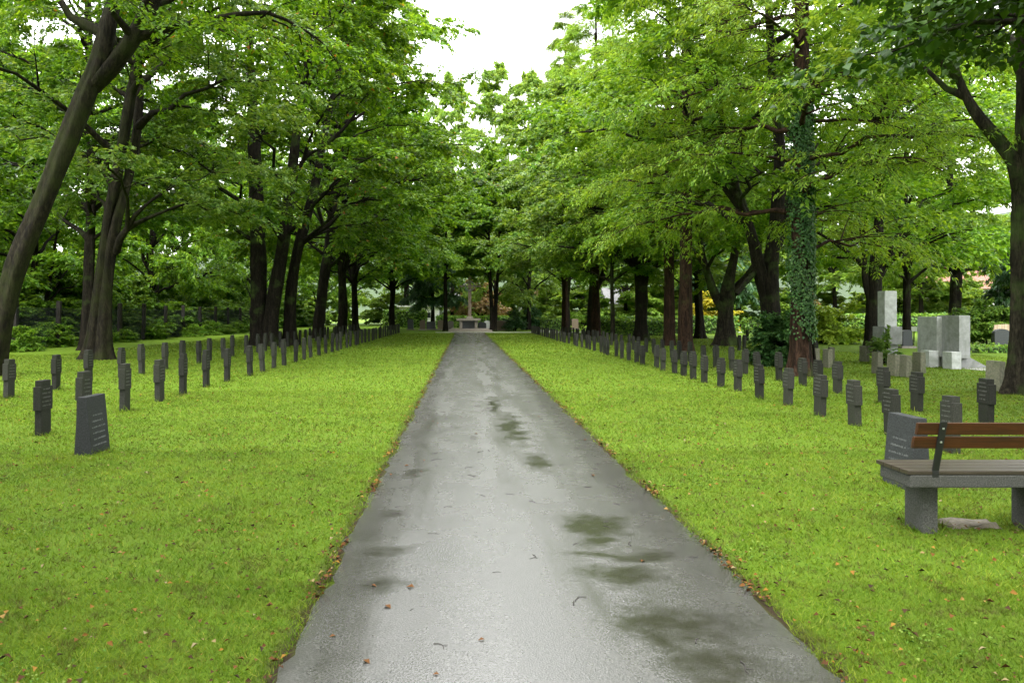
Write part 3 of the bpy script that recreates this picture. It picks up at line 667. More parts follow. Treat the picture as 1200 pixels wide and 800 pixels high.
# shrubs
def shrub(loc, z1, Rr, leafm, label, seed, group=None, n=(20, 6, 5, 16), leaf=(.12, .2), name='shrub', twig=(.2, .5), **kw):
    st = [[(math.cos(a) * .1, math.sin(a) * .1, -.05, .03), (math.cos(a) * .3 * Rr, math.sin(a) * .3 * Rr, z1 * .4, .02), (math.cos(a) * .5 * Rr, math.sin(a) * .5 * Rr, z1 * .8, .008)] for a in (0, 1.3, 2.6, 3.9, 5.2)]
    return tree(name, loc, st, dict(z0=.15, z1=z1, R=Rr, zmin=.05), seed, leafm, 'dark', label, group, 'shrub', style='dome', limbs=n[0], br=n[1], tw=n[2], lv=n[3], leaf=leaf, twig=twig, rlimb=.02, thin=.2, **kw)
UND = shrub((-22.6, 34, 0), 2.2, 2.0, 'wood', 'leafy undergrowth shrub growing behind the post fence', 61, 'undergrowth shrubs behind the fence', n=(26, 7, 6, 14), leaf=(.16, .25))
UND2 = shrub((-23.4, 38, 0), 1.4, 1.7, 'lime', 'low bright undergrowth shrub at the foot of the post fence', 62, 'low shrubs along the fence', n=(22, 7, 5, 14), leaf=(.12, .2))
k = 0
for y in np.arange(27, 110, 3.1):
    for x0 in (-22.4, -25.6):
        hz = rr.uniform(1.3, 2.1) if x0 < -24 else rr.uniform(.6, 1.1)
        copy_thing(UND, (x0 + rr.uniform(-1, 1), y + rr.uniform(-1, 1), 0), rr.uniform(0, 6.28), (rr.uniform(.9, 1.2), rr.uniform(.9, 1.2), hz))
for y in np.arange(26, 78, 2.3):
    copy_thing(UND2, (-19.6 + rr.uniform(-.7, .7) - (1.2 if rr.random() < .4 else 0), y + rr.uniform(-.8, .8), 0), rr.uniform(0, 6.28), rr.uniform(.32, .6))
shrub((GX(908, 24.2), 24.0, 0), 1.0, .5, 'ivy', 'dark leafy bush at the foot of the forked tree', 63, leaf=(.11, .17), n=(24, 7, 5, 14))
shrub((GX(967, 42), 42, 0), 1.7, 1.9, 'chartreuse', 'bright yellow-green shrub beyond the ivy-clad conifer', 64, n=(26, 7, 6, 16), leaf=(.14, .22))
shrub((GX(952, 44), 44.5, 0), 2.1, .8, 'orange', 'orange-tipped shrub behind the yellow-green shrub', 65, leaf=(.14, .2))
shrub((GX(833, 66), 66, 0), 3.0, 1.9, 'yellow', 'golden yellow shrub behind the long hedge', 66, n=(26, 7, 6, 16), leaf=(.2, .3))
shrub((GX(1037, 24.6), 24.6, 0), .3, .18, 'hedge', 'small plant at the foot of the stacked-block monument', 67, leaf=(.06, .10), twig=(.04, .1))
shrub((GX(625, 78), 78, 0), 1.7, .75, 'spruce', 'dark round evergreen bush at the end of the far hedge', 68, leaf=(.14, .2), n=(26, 7, 6, 12))
shrub((GX(603, 73), 73, 0), .9, .7, 'spruce', 'small dark bush beside the crossing path', 69, leaf=(.12, .2))
shrub((GX(1150, 40), 39.5, 0), 1.9, 1.5, 'hedge', 'rounded green shrub behind the low clipped border', 70, leaf=(.14, .2), n=(24, 7, 6, 14))
PER = shrub((-4, 112, 0), 4.2, 4.0, 'pale', 'large light green shrub screening the far edge of the cemetery', 71, 'shrubs screening the far edge', n=(34, 8, 7, 16), leaf=(.3, .45))
for (x, y) in [(-12, 116), (-20, 112), (4, 118), (12, 112), (20, 118), (28, 114), (37, 110), (46, 106), (54, 100), (62, 96), (70, 90), (76, 80), (80, 68), (-28, 118), (13, 86), (20, 84), (26, 87), (33, 82), (40, 88), (47, 80), (54, 84), (84, 56), (58, 48), (66, 62), ]:
    copy_thing(PER, (x, y, 0), rr.uniform(0, 6.28), rr.uniform(.85, 1.25))

# ivy climbing the near conifer's trunk
def ivy():
    g = np.random.default_rng(77); n_ = 13000; o = base_at(940, 20)
    z = .9 + 6.8 * g.beta(1.3, 1.2, n_); a = g.normal(-.6, 1.5, n_) + .5 * np.sin(z * 1.7)
    keep = (np.sin(a * 2.3 + z * 2.9) + g.normal(0, .7, n_)) > -.5
    z, a = z[keep], a[keep]; n_ = len(z)
    r = np.interp(z, [0, 1, 6], [.33, .27, .21]) + g.uniform(.0, .12, n_)
    rad = np.stack([np.cos(a), np.sin(a), np.zeros(n_)], -1)
    p = np.stack([np.cos(a) * r - .04, np.sin(a) * r, z], -1)
    d = norm(np.stack([-np.sin(a) * g.normal(0, .6, n_), np.cos(a) * g.normal(0, .6, n_), -np.ones(n_)], -1) + rad * .4)
    Ln = g.uniform(.045, .085, n_)
    root = empty('ivy', o)
    c = link('foliage', leaves_mesh('foliage', p, d, norm(rad + g.normal(0, .35, (n_, 3))), Ln, Ln * .9, LEAF['ivy']), root); c['kind'] = 'stuff'
    gg = Geo(); zz = np.linspace(0, 6, 40); Cs = []
    for k in range(6):
        aa = -.4 + k * .5 - 1 + .35 * np.sin(zz * .9 + k); rr_ = np.interp(zz, [0, .4, 1, 6], [.50, .36, .29, .23])
        Cs.append(np.stack([np.cos(aa) * rr_ - .04, np.sin(aa) * rr_, zz], -1))
    tubes(gg, np.array(Cs), np.tile(np.linspace(.022, .008, 40), (6, 1)), 5)
    link('stem', gg.mesh('stem', BARK['dark']), root)
    tag(root, 'dark green ivy climbing the reddish conifer trunk', 'ivy')
ivy()

# hedges: a leafy clipped block
def hedge(name, x0, x1, y0, y1, h, label, leafm='hedge', dens=170, seed=1, leaf=(.09, .15)):
    g = np.random.default_rng(seed)
    cx, cy_ = (x0 + x1) / 2, (y0 + y1) / 2; hx, hy = (x1 - x0) / 2, (y1 - y0) / 2
    root = empty(name, (cx, cy_, 0))
    b = BM(); b.box(-hx + .08, hx - .08, -hy + .08, hy - .08, -.02, h - .08); b.obj('branch_core', CORE, root, bevel=.05)
    ps, ns = [], []
    for (nrm, area, fn) in (((0, 0, 1), 4 * hx * hy, lambda u, v: (u * hx, v * hy, h + 0 * u)), ((0, -1, 0), 2 * hx * h, lambda u, v: (u * hx, -hy + 0 * u, (v + 1) / 2 * h)), ((0, 1, 0), 2 * hx * h, lambda u, v: (u * hx, hy + 0 * u, (v + 1) / 2 * h)),
                            ((-1, 0, 0), 2 * hy * h, lambda u, v: (-hx + 0 * u, u * hy, (v + 1) / 2 * h)), ((1, 0, 0), 2 * hy * h, lambda u, v: (hx + 0 * u, u * hy, (v + 1) / 2 * h))):
        m = int(area * dens); u, v = g.uniform(-1, 1, m), g.uniform(-1, 1, m)
        ps.append(np.stack(fn(u, v), -1) + g.normal(0, .05, (m, 3)) - np.array(nrm) * .05); ns.append(np.tile(np.array(nrm, float), (m, 1)))
    p, nr = np.concatenate(ps), np.concatenate(ns)
    p[:, 2] = np.maximum(p[:, 2], .02)
    nn = norm(nr + np.array([0, 0, .4]) + g.normal(0, .5, p.shape)); d = norm(np.cross(nn, g.normal(0, 1, p.shape)) + nr * .5)
    Ln = g.uniform(*leaf, len(p))
    c = link('foliage', leaves_mesh('foliage', p, d, nn, Ln, Ln * .7, LEAF[leafm]), root); c['kind'] = 'stuff'
    return tag(root, label, 'hedge')
hedge('hedge', 9.8, 15.4, 57, 57.9, 1.15, 'clipped hedge behind the far part of the bench-side crosses', seed=2, dens=130, leaf=(.14, .22))
hedge('hedge', 10.2, 22, 62, 63, 1.35, 'long clipped hedge in front of the golden yellow shrub', seed=3, dens=80, leaf=(.16, .26))
hedge('hedge', 22.6, 31, 61.6, 62.6, 1.2, 'clipped hedge beyond the yellow-green shrub', seed=4, dens=80, leaf=(.16, .26))
hedge('hedge', 7.6, 9.9, 77, 78, 1.1, 'short hedge at the far end of the bench-side row', seed=5, dens=110, leaf=(.14, .22))
hedge('clipped_border', GX(1128, 32), GX(1200, 32), 31.6, 32.4, .28, 'low clipped border near the wooden board fence', seed=6, dens=200)
hedge('hedge', -9.5, -4.6, 90, 91, 2.0, 'tall hedge in front of the low white building', seed=7, dens=70, leaf=(.2, .3))
hedge('hedge', -3.4, 6.5, 92, 93, 1.3, 'hedge behind the memorial under the orange-leaved tree', seed=8, dens=70, leaf=(.2, .3))
hedge('hedge', 32, 64, 66, 67, 1.5, 'long far hedge beyond the wooden board fence', seed=9, dens=60, leaf=(.2, .3))

# ------------------------------------------------------------------ grave crosses
def cross_mesh(H, W=.27, D=.105):
    b = BM(); a, c = .465 * H, .89 * H
    b.box(-D * .46, D * .46, -W * .39, W * .39, -.05, a + .005)
    b.box(-D * .5, D * .5, -W * .5, W * .5, a, c)
    b.box(-D * .46, D * .46, -W * .37, W * .37, c - .005, H)
    return b.mesh('cross_stone', ST_CROSS, bevel=.006, seg=2)
def writing(w_, h_, lines, seed, mat, lh=.020, emblem=False):
    """worn, unreadable lettering: rows of small raised strokes on the plane x=0, facing +x"""
    g = random.Random(seed); b = BM()
    for k in range(lines):
        z = h_ * (1 - (k + .7) / (lines + .2)); y = -w_ * g.uniform(.30, .46); ye = -y * g.uniform(.8, 1)
        while y < ye:
            q = g.uniform(.007, .016)
            b.box(-.003, .0015, y, y + q, z + g.uniform(0, .2) * lh, z + lh * g.uniform(.7, 1))
            y += q + g.uniform(.004, .007) + (.014 if g.random() < .16 else 0)
    if emblem:
        for k in range(14):
            a0, a1 = k / 14 * 6.283, (k + .9) / 14 * 6.283; zc = h_ + .055
            b.poly([(-.003, math.cos(a_) * r_, zc + math.sin(a_) * r_) for a_, r_ in ((a0, .038), (a1, .038), (a1, .030), (a0, .030))], (.0045, 0, 0))
        b.box(-.003, .0015, -.004, .004, zc - .022, zc + .022); b.box(-.003, .0015, -.017, .017, zc + .002, zc + .010)
    return b.mesh('inscription', mat)
BASES = [(GX(110, 8.9), 8.9), (GX(1066, 7.1), 7.15), (3.4, 5.76), (4.27, 5.76)]
CR_L, CR_R = cross_mesh(.78), cross_mesh(.655)
WR = [writing(.22, .30, 5, 90 + k, INSCR) for k in range(5)]
ORD = 'first second third fourth fifth sixth seventh eighth ninth tenth eleventh twelfth thirteenth fourteenth fifteenth sixteenth'.split()
def cross(x, y, sx, H, label, group, detail, k):
    """sx: +1 the written face looks along +X (toward the path from the fence side)"""
    me = CR_L if H > .7 else CR_R
    o = link('grave_cross', me); o.location = (x, y, rr.uniform(-.02, .012))
    o.rotation_euler = (rr.gauss(0, .02), rr.gauss(0, .02), (0 if sx > 0 else math.pi) + rr.gauss(0, .035))
    o.scale = (rr.uniform(.95, 1.06), rr.uniform(.95, 1.05), rr.uniform(.94, 1.05))
    tag(o, label, 'grave cross', group); BASES.append((x, y))
    if detail:
        i = link('inscription', WR[k % 5], o); i['kind'] = 'stuff'; i.location = (.105 * .5 + .0012, 0, H * .50)
    return o
def row(x, ylist, sx, H, name, anchor, group):
    for k, y in enumerate(ylist):
        if k < len(ORD): lab = f'{ORD[k]} dark grave cross of the {name}, from {anchor}'
        else: lab = f'slim dark stone grave cross far along the {name}'
        cross(x + rr.gauss(0, .04), y, sx, H, lab, group, y < 30, k)
def spaced(first, start, end, step):
    out = list(first); y = start
    while y < end: out.append(y + rr.gauss(0, .08)); y += step
    return out
row(-5.62, spaced([10.2, 11.3, 12.7, 14.1, 15.3, 16.9, 18.2, 20.0], 21.3, 66, 1.38), 1, .78, 'fence-side row next to the path', 'the tapered stone', 'grave crosses of the fence-side path row')
row(-8.68, spaced([14.7, 16.2, 17.6, 19.4, 20.6, 22.2, 23.6, 25.0, 26.2], 27.6, 62, 1.42), 1, .78, 'fence-side second row', 'the leaning tree', 'grave crosses of the fence-side second row')
row(5.62, spaced([8.9, 10.1, 11.05, 12.1, 13.5, 14.5, 16.0, 16.9, 17.9, 18.9, 19.9, 20.7, 21.7, 22.8, 24.2, 25.3], 26.4, 65, 1.16), -1, .655, 'bench-side row next to the path', 'the bench', 'grave crosses of the bench-side path row')
row(7.5, spaced([9.9, 11.1, 12.7, 13.8, 15.5, 16.4, 17.2, 18.5, 19.5, 20.5, 21.7], 23, 60, 1.25), -1, .655, 'bench-side second row', 'the bench', 'grave crosses of the bench-side second row')
for k, (px, y) in enumerate([(866, 34), (872, 35), (887, 42), (893, 43.5), (956, 27), (1000, 44), (1006, 44), (984, 46), (955, 41), (961, 43), (876, 46), (1012, 47), (1040, 50), (1052, 52)]):
    cross(GX(px, y), y, -1, .655, 'small dark grave cross on the far lawn behind the trees, bench side', 'grave crosses on the far lawn', False, k)

# older rough stone stelae by the white monument
def stele(px, y, h, wd, label):
    b = BM(); b.box(-.075, .075, -wd / 2, wd / 2, -.05, h, top=(-.065, .065, -wd / 2 * .94, wd / 2 * .94))
    bmesh.ops.subdivide_edges(b.b, edges=list(b.b.edges), cuts=4, use_grid_fill=True)
    o = b.obj('weathered_stele', ST_OLD, jitter=.006); o.location = (GX(px, y), y, 0); o.rotation_euler = (rr.gauss(0, .02), rr.gauss(0, .02), rr.gauss(0, .1))
    tag(o, label, 'gravestone', 'weathered stone stelae')
stele(1166, 16.1, .62, .36, 'weathered pale stele standing alone near the grey trunk beyond the bench')
stele(1061, 19.5, .56, .36, 'weathered stele with a chipped edge in front of the slabs')
stele(1047, 20.0, .55, .38, 'weathered stele just behind a dark cross, before the monument')
stele(1028, 20.7, .58, .34, 'pale weathered stele at the corner before the stacked-block monument')
stele(1077, 21.0, .56, .40, 'weathered stele beside the small plinth of the white slabs')
stele(1013, 26, .52, .36, 'weathered stele between the dark tree and the monument')
stele(970, 23, .55, .34, 'weathered stele on the lawn beyond the ivy-clad conifer')
stele(956, 23.6, .55, .30, 'weathered stele close to the ivy-clad conifer')
stele(974, 25, .52, .34, 'weathered stele half hidden behind another on the lawn')

# tapered memorial stones
def wedge(x, y, sx, label, H=.66, W=.45):
    root = empty('tapered_stone', (x, y, 0), 0 if sx > 0 else math.pi)
    b = BM(); b.box(-.10, .11, -W / 2, W / 2, -.05, H, top=(-.055, .045, -W / 2 * 1.0, W / 2 * 1.0)); b.obj('stone', ST_WEDGE, root, bevel=.006)
    i = link('inscription', writing(.36, .42, 6, 201, INSCR2, .022, True), root)
    i['kind'] = 'stuff'; i.location = (.1012, 0, .06); i.rotation_euler = (0, -math.atan2(.065, H), 0)
    tag(root, label, 'memorial stone', 'tapered memorial stones')
wedge(GX(110, 8.9) - .02, 8.9, 1, 'tapered dark granite stone with inscription on the fence-side lawn')
wedge(GX(1066, 7.1), 7.15, -1, 'tapered dark granite stone with inscription right behind the bench')

# ------------------------------------------------------------------ bench
def bench():
    X0, X1, Y0, Y1, zt = 3.165, 4.72, 5.46, 5.86, .47
    root = empty('park_bench', ((X0 + X1) / 2, (Y0 + Y1) / 2, 0)); hx, hy = (X1 - X0) / 2, (Y1 - Y0) / 2
    b = BM(); b.box(-hx, hx, -hy, hy, zt - .105, zt - .012); b.obj('seat_slab', ST_BENCH, root, bevel=.012)
    for xx in (3.34, 4.15):
        l = xx - (X0 + X1) / 2
        b = BM(); b.box(l, l + .11, -hy + .14, hy - .02, -.05, zt - .10); b.obj('leg', ST_BENCH, root, bevel=.012)
    ws = (2 * hy + .03) / 4
    for k in range(4):
        y0 = -hy - .005 + k * ws
        b = BM(); b.box(-hx - .018, hx + .018, y0 + .004, y0 + ws - .004, zt - .010, zt + .018); b.obj('seat_plank', SWOOD, root, bevel=.004)
    def lean(z): return -hy + .01 - .10 * (z - zt) / .37        # backrest leans toward the near side
    for xx in (3.345, 4.50):
        l = xx - (X0 + X1) / 2; w2 = .024
        b = BM()
        b.poly([(l - w2, lean(zt) - .006, zt - .09), (l - w2, lean(zt) + .004, zt - .09), (l - w2, lean(zt + .02) + .004, zt + .02), (l - w2, lean(.85) + .004, .85), (l - w2, lean(.85) - .008, .85), (l - w2, lean(zt + .02) - .008, zt + .02)], (2 * w2, 0, 0))
        s = b.obj('back_support', IRON, root, bevel=.002)
        for zb in (.80, .70):
            bpy_b = BM(); bpy_b.box(l - .007, l + .007, lean(zb) - .014, lean(zb) - .006, zb - .007, zb + .007); bpy_b.obj('bolt', BOLT, s, bevel=.002)
    for (z0, z1, dx) in ((.752, .838, .012), (.652, .738, 0)):
        y0, y1 = lean(z0), lean(z1)
        b = BM(); b.poly([(-hx + .0 + dx, y0 + .006, z0), (-hx + dx, y0 + .038, z0), (-hx + dx, y1 + .038, z1), (-hx + dx, y1 + .006, z1)], (2 * hx - 2 * dx, 0, 0))
        b.obj('back_plank', BWOOD, root, bevel=.005)
    tag(root, 'stone park bench with reddish wooden backrest and plank seat on the lawn', 'bench')
    b = BM(); b.box(3.62, 4.02, 5.72, 5.92, -.03, .035, top=(3.65, 3.98, 5.74, 5.90))
    bmesh.ops.subdivide_edges(b.b, edges=list(b.b.edges), cuts=3, use_grid_fill=True)
    tag(b.obj('flat_stone', ROCK, jitter=.012), 'flat rough stone lying in the grass under the bench', 'stone')
bench()

# ------------------------------------------------------------------ white monument and slabs
def monument():
    Y = 25.4; root = empty('block_monument', (GX(1040, Y), Y, 0))
    b = BM(); b.box(-.31, .31, -.28, .30, -.05, .16); b.obj('footing', ST_PALE, root, bevel=.015)
    b = BM(); b.box(-.22, .22, -.23, .25, .155, .60, top=(-.22, .22, -.23, .25)); b.obj('stem', ST_PALE, root, bevel=.012)
    b = BM(); b.box(-.30, .30, -.34, .36, .605, 1.19); b.obj('cross_block', ST_PALE, root, bevel=.012)
    b = BM(); b.box(-.20, .20, -.20, .24, 1.195, 2.36, top=(-.20, .20, -.20, .24)); b.obj('pillar', ST_PALE, root, bevel=.012)
    tag(root, 'tall pale monument of stacked stone blocks in cross shape', 'monument')
monument()
def slab(px, Y, x0, x1, ly, z0, z1, label, plx):
    root = empty('memorial_slab', (GX(px, Y), Y, 0))
    b = BM(); b.box(x0, x1, 0, ly, z0, z1); b.obj('slab', ST_PALE, root, bevel=.012)
    b = BM(); b.box(x0 - .02, x1 + plx, .10, ly + .1, -.05, z0 + .03, top=(x0 + .03, x1 + .06, .14, ly - .04)); b.obj('plinth', ST_PALE, root, bevel=.012)
    b = BM(); b.box(x0 - .42, x0 - .14, -.32, .12, -.05, .50); b.obj('corner_block', ST_PALE, root, bevel=.012)
    tag(root, label, 'memorial', 'white memorial slabs')
slab(1100, 23.4, -.06, .26, 1.0, .30, 1.52, 'white memorial slab standing nearest the stacked-block monument', .15)
slab(1124, 22.6, 0, .33, 1.05, .30, 1.56, 'white memorial slab with a sloping foot beside the gravel path', .75)

# ------------------------------------------------------------------ memorial at the end of the path
def memorial():
    Y = 70.5; root = empty('altar_memorial', (GX(551, Y), Y, 0))
    for k, (hx, y0, z0, z1) in enumerate(((2.0, -.9, -.05, .14), (1.75, -.5, .138, .27))):
        b = BM(); b.box(-hx, hx, y0, 2.2, z0, z1); b.obj('step', ST_ALTAR, root, bevel=.01)
    b = BM(); b.box(-.98, -.72, .2, 1.2, .268, 1.0); b.obj('pillar', ST_ALTAR, root, bevel=.01)
    b = BM(); b.box(.42, .68, .2, 1.2, .268, 1.0); b.obj('pillar', ST_ALTAR, root, bevel=.01)
    b = BM(); b.box(-.72, .42, .75, 1.18, .268, .99); b.obj('back_panel', ST_DARK, root)
    b = BM(); b.box(-1.25, .95, .08, 1.35, 1.0, 1.2); b.obj('altar_top', ST_ALTAR, root, bevel=.015)
    tag(root, 'stone altar on wide steps at the end of the path', 'altar')
    c = empty('tall_cross', (GX(550.5, Y + .8), Y + .8, 1.2))
    b = BM(); b.box(-.30, .30, -.28, .28, 0, .18); b.obj('socket', ST_ALTAR, c, bevel=.02)
    b = BM(); b.box(-.15, .15, -.12, .12, .178, 3.85); b.obj('post', CWOOD, c, bevel=.015)
    b = BM(); b.box(-.95, 1.05, -.09, -.14 + .18, 2.92, 3.08); b.obj('cross_arm', CWOOD, c, bevel=.012)
    g = Geo(); a = np.linspace(0, 2 * math.pi, 33)
    tubes(g, np.stack([np.cos(a) * .42, 0 * a - .16, 3.0 + np.sin(a) * .42], -1)[None], np.full((1, 33), .05), 8)
    link('ring', g.mesh('ring', ST_PALE), c)
    tag(c, 'tall wooden cross with pale ring standing on the altar', 'cross')
memorial()
def headstone(px, Y, wd, h, mat, label, round_=False, d=.22):
    b = BM()
    if round_:
        pts = [(-wd / 2, 0, -.05), (wd / 2, 0, -.05)] + [(math.cos(a) * wd / 2, 0, h - .2 + math.sin(a) * .2) for a in np.linspace(0, math.pi, 9)]
        b.poly(pts, (0, d, 0))
    else: b.poly([(-wd / 2, 0, -.05), (wd / 2, 0, -.05), (wd / 2, 0, h - .04), (wd * .3, 0, h), (-wd * .3, 0, h), (-wd / 2, 0, h - .04)], (0, d, 0))
    root = empty('headstone', (GX(px, Y), Y, 0)); 
    link('stone', b.mesh('stone', mat, bevel=.012), root)
    b = BM(); b.box(-wd / 2 - .12, wd / 2 + .12, -.12, d + .12, -.05, .10); b.obj('base', ST_ALTAR, root, bevel=.01)
    tag(root, label, 'headstone', 'headstones near the memorial')
headstone(481, 78, .6, 1.1, ST_DARK, 'tall rounded black headstone beside the avenue tree', True)
headstone(495, 77, .55, 1.0, ST_BROWN, 'narrow brown headstone between two black ones')
headstone(505, 77.5, .9, .85, ST_DARK, 'wide black headstone in front of the weeping evergreen')
headstone(517, 77, .7, 1.0, ST_BROWN, 'brown headstone touching the slender tree')
headstone(528, 77, .6, .9, ST_ALTAR, 'grey headstone between the slender tree and the altar')
headstone(565, 74, .8, .85, ST_DARK, 'black headstone close beside the altar', True)
headstone(588, 74, .95, 1.0, ST_BROWN, 'wide brown headstone behind the twin-stemmed tree')
headstone(571, 82, .7, .9, ST_PALE, 'pale headstone behind the altar', True)
headstone(601, 84, .5, .8, ST_PALE, 'small white headstone beyond the crossing path')
headstone(1175, 34, .7, .95, ST_DARK, 'black headstone in front of the wooden board fence', True)
headstone(1064, 36, .45, .85, ST_DARK, 'narrow black headstone behind the stacked-block monument')
headstone(674, 80, .7, 1.1, ST_BROWN, 'pinkish brown headstone behind the far avenue trunks')

# ------------------------------------------------------------------ post fence with wire
def fence():
    root = empty('post_fence', (-20, 48, 0))
    y = 27.4 - 6.8; b0 = None; ysq = []
    while y < 82:
        b = BM(); b.box(-.10, .10, -.10, .10, -.1, 2.2); me = b.mesh('post', POSTM, bevel=.02)
        o = link('post', me, root); o.location = (rr.gauss(0, .04), y - 48, rr.uniform(-.06, .06)); o.rotation_euler = (rr.gauss(0, .015), rr.gauss(0, .015), rr.gauss(0, .1))
        ysq.append(y - 48); y += 3.4
    a, e = ysq[0], ysq[-1]; h = 1.85; g = Geo()
    s = np.arange(a - h, e, .11)
    for sg in (1, -1):
        p0 = np.stack([0 * s, s if sg > 0 else s + h, 0 * s + .05], -1); p1 = np.stack([0 * s, s + h if sg > 0 else s, 0 * s + .05 + h], -1)
        ok = (np.minimum(p0[:, 1], p1[:, 1]) >= a) & (np.maximum(p0[:, 1], p1[:, 1]) <= e)
        tubes(g, np.stack([p0, p1], 1)[ok] + np.array([.10 + .004 * sg, 0, 0]), np.full((ok.sum(), 2), .0035), 3)
    for z in (.1, .95, 1.85):
        tubes(g, np.array([[[.115, a, z], [.115, e, z]]]), np.full((1, 2), .004), 4)
    m = link('wire_mesh', g.mesh('wire_mesh', WIRE, False), root); m['kind'] = 'stuff'
    tag(root, 'dark wooden post fence with wire mesh along the woodland edge', 'fence')
fence()

# ------------------------------------------------------------------ far houses, board fence, sign
def house(x, y, wx, wy, h, roofm, label, rh=2.2, rz=0, flat=False, wins=()):
    root = empty('house', (x, y, 0), rz)
    b = BM(); b.box(-wx / 2, wx / 2, -wy / 2, wy / 2, -.1, h); b.obj('wall', PLAST, root)
    b = BM()
    if flat: b.box(-wx / 2 - .3, wx / 2 + .3, -wy / 2 - .3, wy / 2 + .3, h, h + .25)
    else: b.poly([(-wx / 2 - .4, -wy / 2 - .5, h - .1), (-wx / 2 - .4, 0, h + rh), (-wx / 2 - .4, wy / 2 + .5, h - .1)], (wx + .8, 0, 0))
    b.obj('roof', roofm, root)
    for (wx0, wz0, ww, wh) in wins:
        b = BM(); b.box(wx0, wx0 + ww, -wy / 2 - .04, -wy / 2 + .05, wz0, wz0 + wh); wn = b.obj('window', WHITE, root)
        b = BM(); b.box(wx0 + .08, wx0 + ww - .08, -wy / 2 - .06, -wy / 2 - .03, wz0 + .08, wz0 + wh - .08); b.obj('pane', GLASS, wn)
    tag(root, label, 'house', 'houses beyond the cemetery')
house(GX(492, 108), 108, 5.4, 5, 2.55, WHITE, 'long low white building with flat roof behind the tall hedge', flat=True, wins=((-2, 1.0, .9, .9), (.8, 1.0, .9, .9)))
house(GX(731, 100), 100, 5, 6, 3.0, ROOFG, 'white house with grey roof seen between the conifer and the birch', 2.0, wins=((-1.6, 1.1, .9, 1.1), (.6, 1.1, .9, 1.1)))
house(GX(541, 140), 140, 5, 6, 4.8, ROOFG, 'white house with grey roof behind the orange-leaved tree', 2.4, wins=((-1.8, 1.0, 1, 1.2), (.6, 1.0, 1, 1.2), (-1.8, 3.1, 1, 1.2)))
house(GX(626, 118), 118, 5, 6, 3.2, ROOF, 'white house with red roof behind the columnar evergreen', 2.2, wins=((-1.6, 1.1, .9, 1.1), (.6, 1.1, .9, 1.1)))
house(64, 104, 10, 8, 5, ROOF, 'white house with red roof far behind the white slabs', 3, wins=((-3, 1.2, 1, 1.2), (1.6, 1.2, 1, 1.2), (-3, 3.3, 1, 1.1), (1.6, 3.3, 1, 1.1)))
root = empty('board_fence', (GX(1180, 37), 37, 0))
for k in range(9):
    b = BM(); b.box(-.62 + k * .17, -.62 + k * .17 + .155, -.015, .015, .05, 1.1 + rr.uniform(-.02, .02)); b.obj('board', PLANK, root)
for z in (.25, .85):
    b = BM(); b.box(-.63, .92, .016, .06, z, z + .08); b.obj('rail', PLANK, root)
tag(root, 'pale wooden board fence panel beyond the clipped border', 'fence')
root = empty('small_sign', (GX(1071, 44), 44, 0))
b = BM(); b.box(-.025, .025, -.025, .025, -.1, .75); b.obj('post', IRON, root)
b = BM(); b.box(-.16, .16, -.05, -.02, .62, .88); b.obj('panel', WHITE, root, bevel=.006)
tag(root, 'small white sign on a post behind the slender tree', 'sign')

# ------------------------------------------------------------------ grass blades, litter, twigs
def grass():
    g = np.random.default_rng(9); ps, hs, ws = [], [], []
    def band(y0, y1, dens, h, wd, xl=None):
        n_ = int(dens * (y1 - y0) * (y1 * 1.45 + 4)); y = g.uniform(y0, y1, n_)
        x0 = -(.62 * y + 1.6); x1 = .75 * y + 1.8; xx0 = -(.62 * y1 + 1.6); xx1 = .75 * y1 + 1.8
        x = g.uniform(xx0, xx1, n_); ok = (x > x0) & (x < x1) & ((x < PX0 + .025 + .035 * np.sin(y * 5.1) * np.sin(y * 2.3)) | (x > PX1 - .025 + .035 * np.sin(y * 4.7 + 1) * np.sin(y * 1.9)))
        if xl: ok &= (x > xl[0]) & (x < xl[1])
        x, y = x[ok], y[ok]; ps.append(np.stack([x, y, 0 * x], -1)); hs.append(g.uniform(*h, len(x))); ws.append(g.uniform(*wd, len(x)))
    band(1.8, 4.6, 7600, (.012, .030), (.004, .0075))
    band(4.6, 9, 2700, (.014, .036), (.006, .011))
    band(9, 16, 800, (.018, .042), (.010, .018))
    band(16, 30, 200, (.022, .045), (.018, .032), (-18, 20))
    band(30, 64, 60, (.03, .06), (.035, .06), (-16, 16))
    for (bx, by) in BASES:                      # longer grass the mower leaves round the stones
        if by > 32: continue
        k = 46; th = g.uniform(0, 6.283, k); q = g.uniform(.08, .2, k)
        ps.append(np.stack([bx + np.cos(th) * q, by + np.sin(th) * q * 1.3, 0 * th], -1)); hs.append(g.uniform(.04, .10, k)); ws.append(g.uniform(.006, .012, k) * (1 + by * .04))
    p = np.concatenate(ps); h = np.concatenate(hs)[:, None]; wd = np.concatenate(ws)[:, None]; n_ = len(p)
    # scruffier edges of the path and shaggier tufts in places
    tuft = np.sin(p[:, 0] * 2.1 + 1.3 * np.sin(p[:, 1] * 1.7)) * np.sin(p[:, 1] * 2.6 + p[:, 0])
    h = h * (1 + .45 * np.clip(tuft, 0, 1))[:, None]
    a = g.uniform(0, 6.283, n_); s = np.stack([np.cos(a), np.sin(a), 0 * a], -1)
    lean = g.normal(0, 1.0, (n_, 2))
    tip = p + np.concatenate([lean * h, h], 1)
    V = np.stack([p - s * wd / 2, p + s * wd / 2, tip], 1); V[:, :2, 2] -= .004
    tag(link('grass', np_mesh('grass', V, np.arange(n_ * 3).reshape(-1, 3), BLADE)), 'short mown bright green grass covering both lawns', 'grass', kind='stuff')
    print('blades', n_)
grass()

